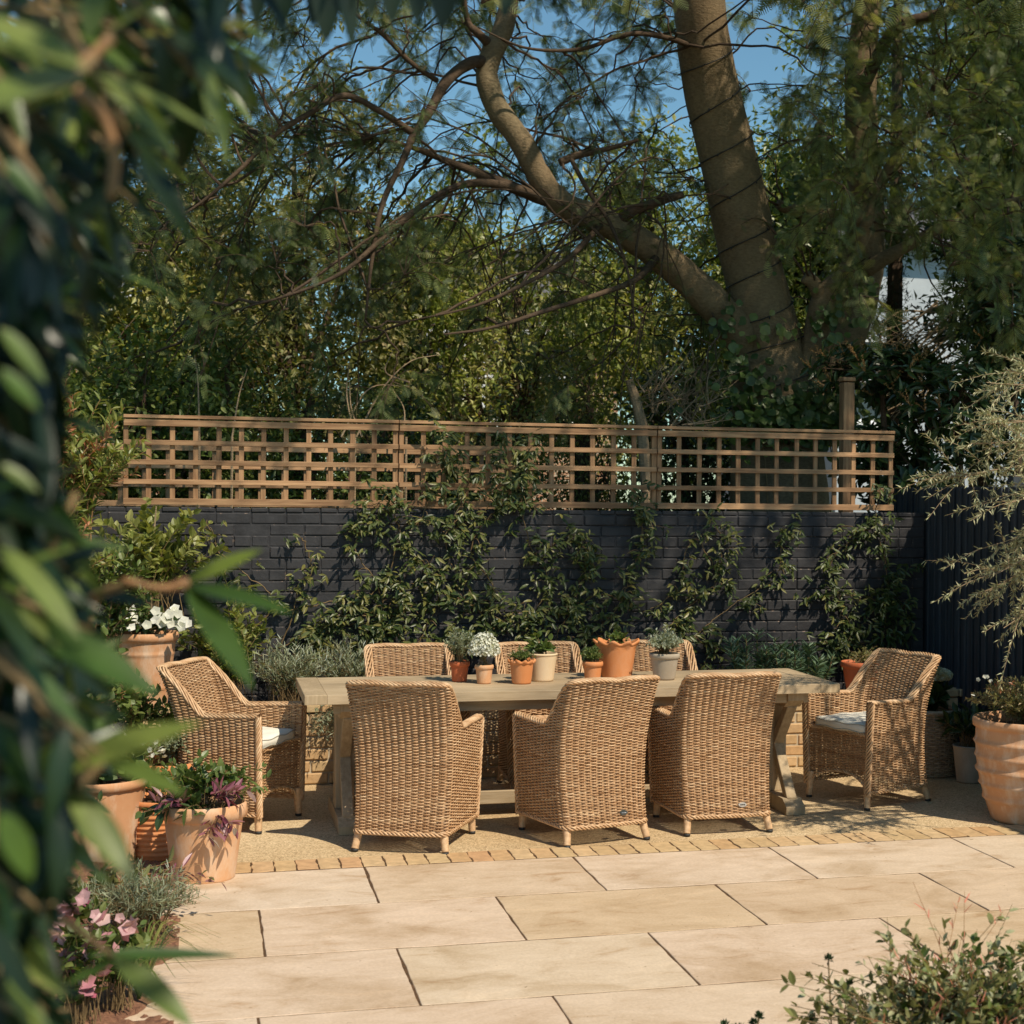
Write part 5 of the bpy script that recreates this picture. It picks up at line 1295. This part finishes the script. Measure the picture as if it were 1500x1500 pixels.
def hb():
    m, nt, b = mat_new('house_brick'); tc = nt.nodes.new('ShaderNodeTexCoord'); sx = nt.nodes.new('ShaderNodeSeparateXYZ'); cx2 = nt.nodes.new('ShaderNodeCombineXYZ')
    nt.links.new(tc.outputs['Object'], sx.inputs[0]); nt.links.new(sx.outputs[0], cx2.inputs[0]); nt.links.new(sx.outputs[2], cx2.inputs[1])
    br = nt.nodes.new('ShaderNodeTexBrick'); br.inputs['Color1'].default_value = (.42, .20, .12, 1); br.inputs['Color2'].default_value = (.52, .30, .18, 1); br.inputs['Mortar'].default_value = (.5, .43, .33, 1)
    br.inputs['Scale'].default_value = 1; br.inputs['Brick Width'].default_value = .225; br.inputs['Row Height'].default_value = .075; br.inputs['Mortar Size'].default_value = .01
    nt.links.new(cx2.outputs[0], br.inputs[0]); n1 = noise(nt, 1.5, 5)
    nt.links.new(mix(nt, br.outputs[0], ramp_out(nt, n1, [(.3, (.75, .73, .7)), (.7, (1.15, 1.15, 1.15))]), 1., 'MULTIPLY'), b.inputs['Base Color']); b.inputs['Roughness'].default_value = .9
    return m
M['housebrick'] = hb()
hy = 25.
house('brick_house', PX(600, hy), PX(905, hy), hy, 5.0, 'housebrick', 'red brick house with white windows glimpsed through the trees',
      [(PX(664, hy), PZ(664, 620, hy), 1.0, 1.5), (PX(715, hy), PZ(715, 620, hy), .9, 1.5), (PX(800, hy), PZ(800, 620, hy), 1.0, 1.5)])
hy = 24.
house('pale_house', PX(1225, hy), PX(1480, hy), hy, 6.0, 'render_wall', 'pale rendered building glimpsed behind the tree trunks on the right',
      [(PX(1270, hy), PZ(1270, 620, hy), 1.0, 1.4)])
hy = 28.
house('brick_house', PX(40, hy), PX(330, hy), hy, 4.6, 'housebrick', 'brick house mostly hidden behind the trees on the left', [(PX(120, hy), PZ(120, 500, hy), 1.0, 1.5), (PX(220, hy), PZ(220, 500, hy), 1., 1.5)])

# ================================================================ LEFT SHRUBBERY (in front of the wall, left edge)
def shrub_at(name, px, y, z0, c_py, rx, rz, label, mats, n, size, tmpl, ry=.35, stems=80, rr=(0, 1), group=None, sm='stem', upj=.5):
    p = P(px, c_py, y); t = empty(name, (p[0], y, z0), 0, label, 'shrub', group)
    for k, (mt, frac, nm) in enumerate(mats):
        plant(t, nm, mt, tmpl, int(n*frac), (0, 0, p[2]-z0), (rx, ry, rz), size, .4, int(stems*frac)+4, sm, root=(0, 0, max(0., p[2]-z0-rz*1.1)), srad=.004, rr=rr, upj=upj)
    return t
shrub_at('photinia_shrub', 95, 9.7, 0, 690, .52, .55, 'shrub with coral young shoots against the wall at the left', [('l_bright', 1, 'foliage'), ('l_tip', .12, 'young_leaves')], 3400, .065, LL, rr=(.15, 1), sm='stem_red')
shrub_at('leafy_shrub', 40, 9.2, 0, 830, .50, .48, 'mid green leafy shrub with red stems below the coral-tipped one', [('l_bright', 1, 'foliage'), ('l_tip', .06, 'young_leaves')], 3200, .06, LL, rr=(.1, 1), sm='stem_red')
shrub_at('leafy_shrub', 140, 9.5, 0, 880, .40, .42, 'small-leaved shrub between the petunia pot and the left edge', [('l_mid', 1, 'foliage')], 2200, .055, LB, rr=(.1, .9))
shrub_at('leafy_shrub', 60, 8.7, 0, 1020, .52, .42, 'broad-leaved shrub behind the fluted pot at the left edge', [('l_mid', 1, 'foliage')], 2000, .065, LW, rr=(.1, 1), sm='stem_red')
shrub_at('leafy_shrub', 180, 9.2, 0, 1050, .28, .30, 'leafy plant under the petunia pot', [('l_mid', 1, 'foliage')], 1000, .055, LB, rr=(.1, 1))
shrub_at('leafy_shrub', 30, 7.9, 0, 1180, .42, .32, 'dark leafy shrub at the left edge beside the fluted pot', [('l_dark', 1, 'foliage')], 1500, .065, LB, rr=(.1, 1))
# low border plants in the mulch
def low(name, px, py, label, mats, n, size, tmpl, rx=.22, rz=.12, stems=40, ry=None, up=.5, sm='stem', rr=(0, 1)):
    p = G(px, py); t = empty(name, (p[0], p[1], .03), 0, label, 'plant')
    for mt, frac, nm in mats: plant(t, nm, mt, tmpl if not nm == 'blossom' else T_flower(5, .5), int(n*frac), (0, 0, rz*(.9 if nm != 'blossom' else 1.3)), (rx, ry or rx*.8, rz), size if nm != 'blossom' else size*.55, up, int(stems*frac)+3, sm, root=(0, 0, 0), srad=.002, rr=rr)
    return t
low('cotton_lavender', 205, 1385, 'low mound of fine grey-green foliage beside the paving', [('l_silver', 1, 'foliage')], 3400, .035, LN, .30, .16, 220, ry=.22, rr=(.1, .9))
low('border_plant', 60, 1410, 'green leafy plant with bronze leaves in the mulch bed', [('l_mid', 1, 'foliage'), ('l_purple', .25, 'purple_leaves')], 420, .055, LB, .24, .16, 40)
low('flowering_plant', 30, 1490, 'plant with pale pink flowers at the bottom left corner', [('l_mid', 1, 'foliage'), ('f_pink', .16, 'blossom')], 420, .06, LB, .24, .24, 40)
low('flowering_plant', 120, 1520, 'deep pink flowers near the bottom edge among grassy leaves', [('l_mid', 1, 'foliage'), ('f_pink', .14, 'blossom')], 360, .055, LB, .22, .22, 34)
low('flowering_plant', 175, 1490, 'smaller plant with a few pink flowers beside the strappy grass clump', [('l_mid', 1, 'foliage'), ('f_pink', .06, 'blossom')], 300, .05, LB, .16, .20, 30)
low('border_plant', 130, 1345, 'low reddish ground plant in the mulch behind the grey mound', [('l_warm', 1, 'foliage')], 500, .04, LB, .26, .08, 50, sm='stem_red')
p = G(225, 1470); t = empty('grass_clump', (p[0]-.05, p[1], .02), 0, 'clump of arching strappy green leaves at the edge of the paving', 'plant'); g = Geo()
for _ in range(60):
    a = rng.random()*2*PI; L = rng.uniform(.18, .38); pts = [np.array([0, 0, 0]), np.array([math.cos(a)*L*.35, math.sin(a)*L*.35, L*.65]), np.array([math.cos(a)*L*.85, math.sin(a)*L*.85, L*.45])]
    pth = spline(pts, 9); w_ = np.linspace(.006, .001, 9)[:, None]; s_ = norm(np.cross(norm(pts[1]), [0, 0, 1.]))*w_
    v = np.concatenate([pth-s_, pth+s_+[0, 0, .001]]); q = [(i, i+9, i+10, i+1) for i in range(8)]; g.add(v, q, None, rng.random())
g.build('blades', M['l_bright'], t)

# ================================================================ FOREGROUND SHRUB: long leaves close to the lens
fx, fy = -.75, 1.5
t_f = empty('long_leaved_shrub', (fx, fy, 0), 0, 'large shrub with long glossy drooping leaves, close and out of focus on the left', 'shrub')
FO = np.array([fx, fy, 0]); gd = Geo(); gl = Geo(); gst = Geo(); gys = []
def T_long(w=.20, fold=.05, droop=.18, n=9):
    ys = np.linspace(0, 1, n); hw = w/2*np.sin(PI*np.clip(ys, 0, 1)**.85)**.8; hw[0] = .006; hw[-1] = .001
    v = []; q = []
    for y, h in zip(ys, hw): v += [(-h, y, fold*h*6-droop*y*y), (0, y, -droop*y*y), (h, y, fold*h*6-droop*y*y)]
    for i in range(n-1): a = i*3; q += [(a, a+3, a+4, a+1)[::-1], (a+1, a+4, a+5, a+2)[::-1]]
    return np.array(v), np.array(q), None
TLG = [T_long(.17, .05, .12), T_long(.20, .05, .2), T_long(.23, .06, .28)]
def leaf_px(g, a, b, Y, Y2=None, wk=1., r=.5, toward=(0, -.6, .8), fat=.2):
    A = P(a[0], a[1], Y); B = P(b[0], b[1], Y2 or Y); d = B-A; L = np.linalg.norm(d)
    tm = T_long(fat, .04, .06); up = np.array(toward, float)
    scatter(g, tm, (A-FO)[None], d[None], L, np.array([r]), up=up[None], upj=.06)
def stem_px(pts, w0=.006, w1=.003, mat=gst): mat.tube(spline([P(*p)-FO for p in pts], 20), np.linspace(w0, w1, 20), 8, r=.5)
# prominent leaves, each measured from the photo and put at its own distance
S = [ # (base, tip, depth base, depth tip, fat, mat, rnd)
 ((272, 855), (385, 798), 1.5, 1.55, .20, 'l', .6), ((275, 858), (430, 890), 1.5, 1.42, .18, 'd', .55), ((275, 860), (372, 1000), 1.5, 1.4, .20, 'd', .6),
 ((20, 905), (235, 1010), 1.25, 1.2, .26, 'd', .6), ((60, 1140), (290, 1048), 1.2, 1.15, .24, 'd', 1.), ((150, 1110), (275, 1160), 1.35, 1.3, .2, 'd', .8),
 ((100, 1150), (200, 1290), 1.2, 1.15, .26, 'd', .95), ((0, 1190), (50, 1290), 1.0, 1.0, .4, 'l', .4), ((130, 1400), (350, 1392), 1.8, 1.8, .10, 'd', .5),
 ((165, 1400), (285, 1500), 1.5, 1.45, .26, 'd', .85), ((175, 1405), (95, 1440), 1.5, 1.5, .25, 'd', .7), ((20, 1330), (110, 1200), 1.2, 1.2, .25, 'd', .1),
 ((125, 100), (-60, 10), 1.0, 1.0, .34, 'd', 1.), ((120, 105), (-40, 150), 1.05, .95, .28, 'd', .9), ((160, 45), (290, -40), 1.2, 1.2, .2, 'd', .95), ((140, 110), (330, 190), 1.1, 1.15, .22, 'd', .95),
 ((150, 120), (260, 215), 1.1, 1.1, .24, 'd', 1.), ((130, 60), (150, -60), 1.2, 1.2, .3, 'd', .8), ((170, 60), (385, 25), 1.4, 1.4, .13, 'l', .9), ((110, 130), (20, 165), 1.0, 1., .3, 'd', .9),
 ((290, 70), (320, 190), 1.3, 1.3, .24, 'd', .9), ((50, 360), (270, 425), 1.5, 1.6, .12, 'd', .75), ((0, 540), (60, 600), 1.0, 1.0, .34, 'l', .2), ((-30, 460), (60, 410), 1.2, 1.2, .28, 'l', .9),
 ((10, 610), (145, 612), 1.35, 1.35, .18, 'd', .4), ((30, 620), (100, 770), 1.3, 1.3, .24, 'd', .05), ((20, 700), (130, 790), 1.25, 1.2, .22, 'd', .6), ((50, 790), (190, 800), 1.4, 1.4, .18, 'd', .6),
 ((0, 800), (120, 930), 1.2, 1.15, .22, 'd', .9), ((40, 850), (230, 880), 1.6, 1.6, .2, 'd', .1), ((0, 480), (70, 560), 1.1, 1.1, .3, 'd', .8), ((60, 230), (110, 420), 1.2, 1.2, .16, 'd', .5),
 ((60, 600), (170, 640), 1.5, 1.5, .2, 'd', .3), ((20, 960), (130, 1080), 1.2, 1.2, .22, 'd', .7), ((-20, 1040), (60, 1180), 1.2, 1.2, .24, 'd', .6), ((60, 1180), (130, 1200), 1.3, 1.3, .3, 'd', .4),
 ((-20, 1350), (60, 1480), 1.1, 1.1, .22, 'd', .05), ((90, 1220), (25, 1400), 1.3, 1.25, .18, 'd', .05), ((0, 230), (70, 300), 1.0, 1., .3, 'd', .6), ((0, 680), (60, 720), 1.1, 1.1, .3, 'd', .9)]
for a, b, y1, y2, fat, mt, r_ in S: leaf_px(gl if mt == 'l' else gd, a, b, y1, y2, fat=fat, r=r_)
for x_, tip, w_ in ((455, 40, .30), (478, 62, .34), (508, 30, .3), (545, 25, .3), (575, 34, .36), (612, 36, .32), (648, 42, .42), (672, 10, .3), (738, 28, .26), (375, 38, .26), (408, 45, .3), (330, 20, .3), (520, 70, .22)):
    leaf_px(gd, (x_+rng.uniform(-25, 25), -80), (x_, tip), 1.9, 1.9, r=.0, fat=w_)  # darkest tone: the shade on these hanging leaves is in their colour
stem_px([(-120, -40, 1.2), (20, 135, 1.12), (112, 110, 1.1), (160, 50, 1.15)], .004, .003); 
gys.append(Geo()); gys[-1].tube(spline([P(*p)-FO for p in ((112, 130, 1.15), (150, 170, 1.15), (168, 230, 1.15), (162, 290, 1.15))], 14), np.linspace(.005, .003, 14), 8, r=.7)
gys.append(Geo()); gys[-1].tube(spline([P(*p)-FO for p in ((110, 100, 1.12), (135, 82, 1.12), (165, 55, 1.12))], 8), .004, 8, r=.2)
gys.append(Geo()); gys[-1].tube(spline([P(*p)-FO for p in ((180, 850, 1.5), (240, 862, 1.5), (278, 852, 1.5))], 8), [.003]*4+[.004]*2+[.006, .004], 8, r=.6)
stem_px([(-60, 1100, 1.6), (60, 960, 1.7), (130, 880, 1.55), (200, 852, 1.5)], .006, .004)
stem_px([(-40, 1250, 1.3), (60, 1200, 1.3), (160, 1110, 1.3)], .005, .003); stem_px([(-30, 1480, 1.4), (70, 1350, 1.45), (165, 1400, 1.5)], .005, .003)
stem_px([(-40, 300, 1.3), (40, 600, 1.3), (60, 900, 1.3), (20, 1300, 1.35), (40, 1560, 1.4)], .005, .004)
stem_px([(-60, 1540, 1.2), (-110, 900, 1.2), (-120, 300, 1.1), (-90, -100, 1.1)], .010, .006); stem_px([(30, -120, 1.2), (250, -110, 1.4), (700, -95, 1.8)], .008, .004)
# trunk down to the ground
gst.tube(spline([(0, 0, 0), (.02, -.1, .7), P(-60, 1540, 1.2)-FO], 12), np.linspace(.03, .014, 12), 10, r=.5)
# sprigs behind the prominent leaves, light and shade painted into their leaf tones
def edge(py):
    return np.interp(py, [-100, 60, 150, 230, 330, 420, 540, 600, 760, 860, 1000, 1150, 1250, 1330, 1420, 1520], [400, 360, 270, 190, 150, 120, 70, 60, 80, 110, 140, 130, 100, 60, 70, 100])
for _ in range(430):
    py = rng.uniform(-110, 1520); e = edge(py); px = e-abs(rng.normal(0, 1))*max(e*.5, 60)-30
    if px < -170: px = rng.uniform(-170, 20)
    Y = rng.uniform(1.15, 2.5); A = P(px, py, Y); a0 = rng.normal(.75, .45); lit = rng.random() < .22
    st = np.array([math.cos(a0), rng.normal(0, .3), -math.sin(a0)]); Ls = .05*Y
    gst.tube(np.array([A-st*Ls*1.3, A, A+st*Ls*.5])-FO, [.003, .0025, .0015], 5, r=.5)
    for k in range(rng.integers(4, 8)):
        a = a0+rng.uniform(-1.15, 1.15); d = np.array([math.cos(a), rng.normal(0, .45), -math.sin(a)]); L = rng.uniform(.05, .105)
        B = A+st*Ls*rng.uniform(-1, .5); end = B+norm(d)*L; v_ = end-CO; dep = v_@Fv
        if CXP+FPX*(v_@Rv)/dep > edge(py)+45 or B[1] < .9: continue
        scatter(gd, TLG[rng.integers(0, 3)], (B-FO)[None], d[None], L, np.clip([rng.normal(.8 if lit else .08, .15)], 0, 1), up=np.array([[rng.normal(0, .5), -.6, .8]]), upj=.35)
# the shrub's own top, above the picture: it keeps these leaves in half shade
for _ in range(520):
    A = np.array([rng.uniform(-1.2, 1.5), rng.uniform(-.6, 1.9), rng.uniform(2.75, 3.6)]); 
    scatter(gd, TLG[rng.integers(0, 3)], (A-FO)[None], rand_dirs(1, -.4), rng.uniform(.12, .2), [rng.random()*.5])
for k in range(12):
    e = np.array([rng.uniform(-1, 1.4), rng.uniform(-.5, 1.7), rng.uniform(2.9, 3.5)])-FO; b_ = P(-190, -140, 1.3)-FO; gst.tube(spline([b_, (b_+e)/2+[0, 0, .3], e], 12), np.linspace(.007, .003, 12), 6, r=.5)
shift(Geo(), FO)
gd.build('leaves', M['l_fore'], t_f, smooth=True); gl.build('lit_yellow_green_leaves', M['l_forelit'], t_f, smooth=True); gst.build('branches', M['stem'], t_f, smooth=True); [q_.build('young_stem', M['stem_red'], t_f, smooth=True) for q_ in gys]
# ================================================================ CAMERA, LIGHT, SKY
cam = bpy.data.cameras.new('camera'); co = bpy.data.objects.new('camera', cam); col.objects.link(co)
mw = Matrix.Identity(4)
for i in range(3):
    mw[i][0] = Rv[i]; mw[i][1] = Uv[i]; mw[i][2] = -Fv[i]; mw[i][3] = CO[i]
co.matrix_world = mw
cam.sensor_width = 36; cam.lens = 36*FPX/1500; cam.shift_x = -(CXP-750)/1500; cam.clip_start = .05; cam.clip_end = 500
cam.dof.use_dof = True; cam.dof.focus_distance = 8.6; cam.dof.aperture_fstop = 5.2
scene.camera = co
SUN_EL, SX, SY = math.radians(50), .50, -.85
sun = bpy.data.lights.new('sun', 'SUN'); sun.energy = 4.6; sun.angle = math.radians(.5); sun.color = (1, .89, .71)
so = bpy.data.objects.new('sun', sun); col.objects.link(so)
hn = math.hypot(SX, SY)
sd = Vector((SX/hn*math.cos(SUN_EL), SY/hn*math.cos(SUN_EL), math.sin(SUN_EL)))
so.rotation_euler = sd.to_track_quat('Z', 'Y').to_euler(); so.location = (6, -8, 14)
w = bpy.data.worlds.new('World'); scene.world = w; w.use_nodes = True; nt = w.node_tree
sk = nt.nodes.new('ShaderNodeTexSky'); sk.sky_type = 'NISHITA'; sk.sun_disc = False; sk.sun_elevation = SUN_EL
sk.sun_rotation = math.atan2(SX, SY); sk.dust_density = .2; sk.ozone_density = 5.
mx = nt.nodes.new('ShaderNodeMix'); mx.data_type = 'RGBA'; mx.blend_type = 'MULTIPLY'; mx.inputs[0].default_value = 1; mx.inputs[7].default_value = (.80, .95, .82, 1)
nt.links.new(sk.outputs[0], mx.inputs[6]); nt.links.new(mx.outputs[2], nt.nodes['Background'].inputs[0]); nt.nodes['Background'].inputs[1].default_value = .125
scene.render.engine = 'CYCLES'
scene.view_settings.view_transform = 'Standard'; scene.view_settings.look = 'None'
scene.view_settings.exposure = .15; scene.view_settings.gamma = 1
scene.render.resolution_x = 1024; scene.render.resolution_y = 1024
scene.cycles.max_bounces = 4; scene.cycles.diffuse_bounces = 3; scene.cycles.glossy_bounces = 2; scene.cycles.transmission_bounces = 3; scene.cycles.transparent_max_bounces = 4
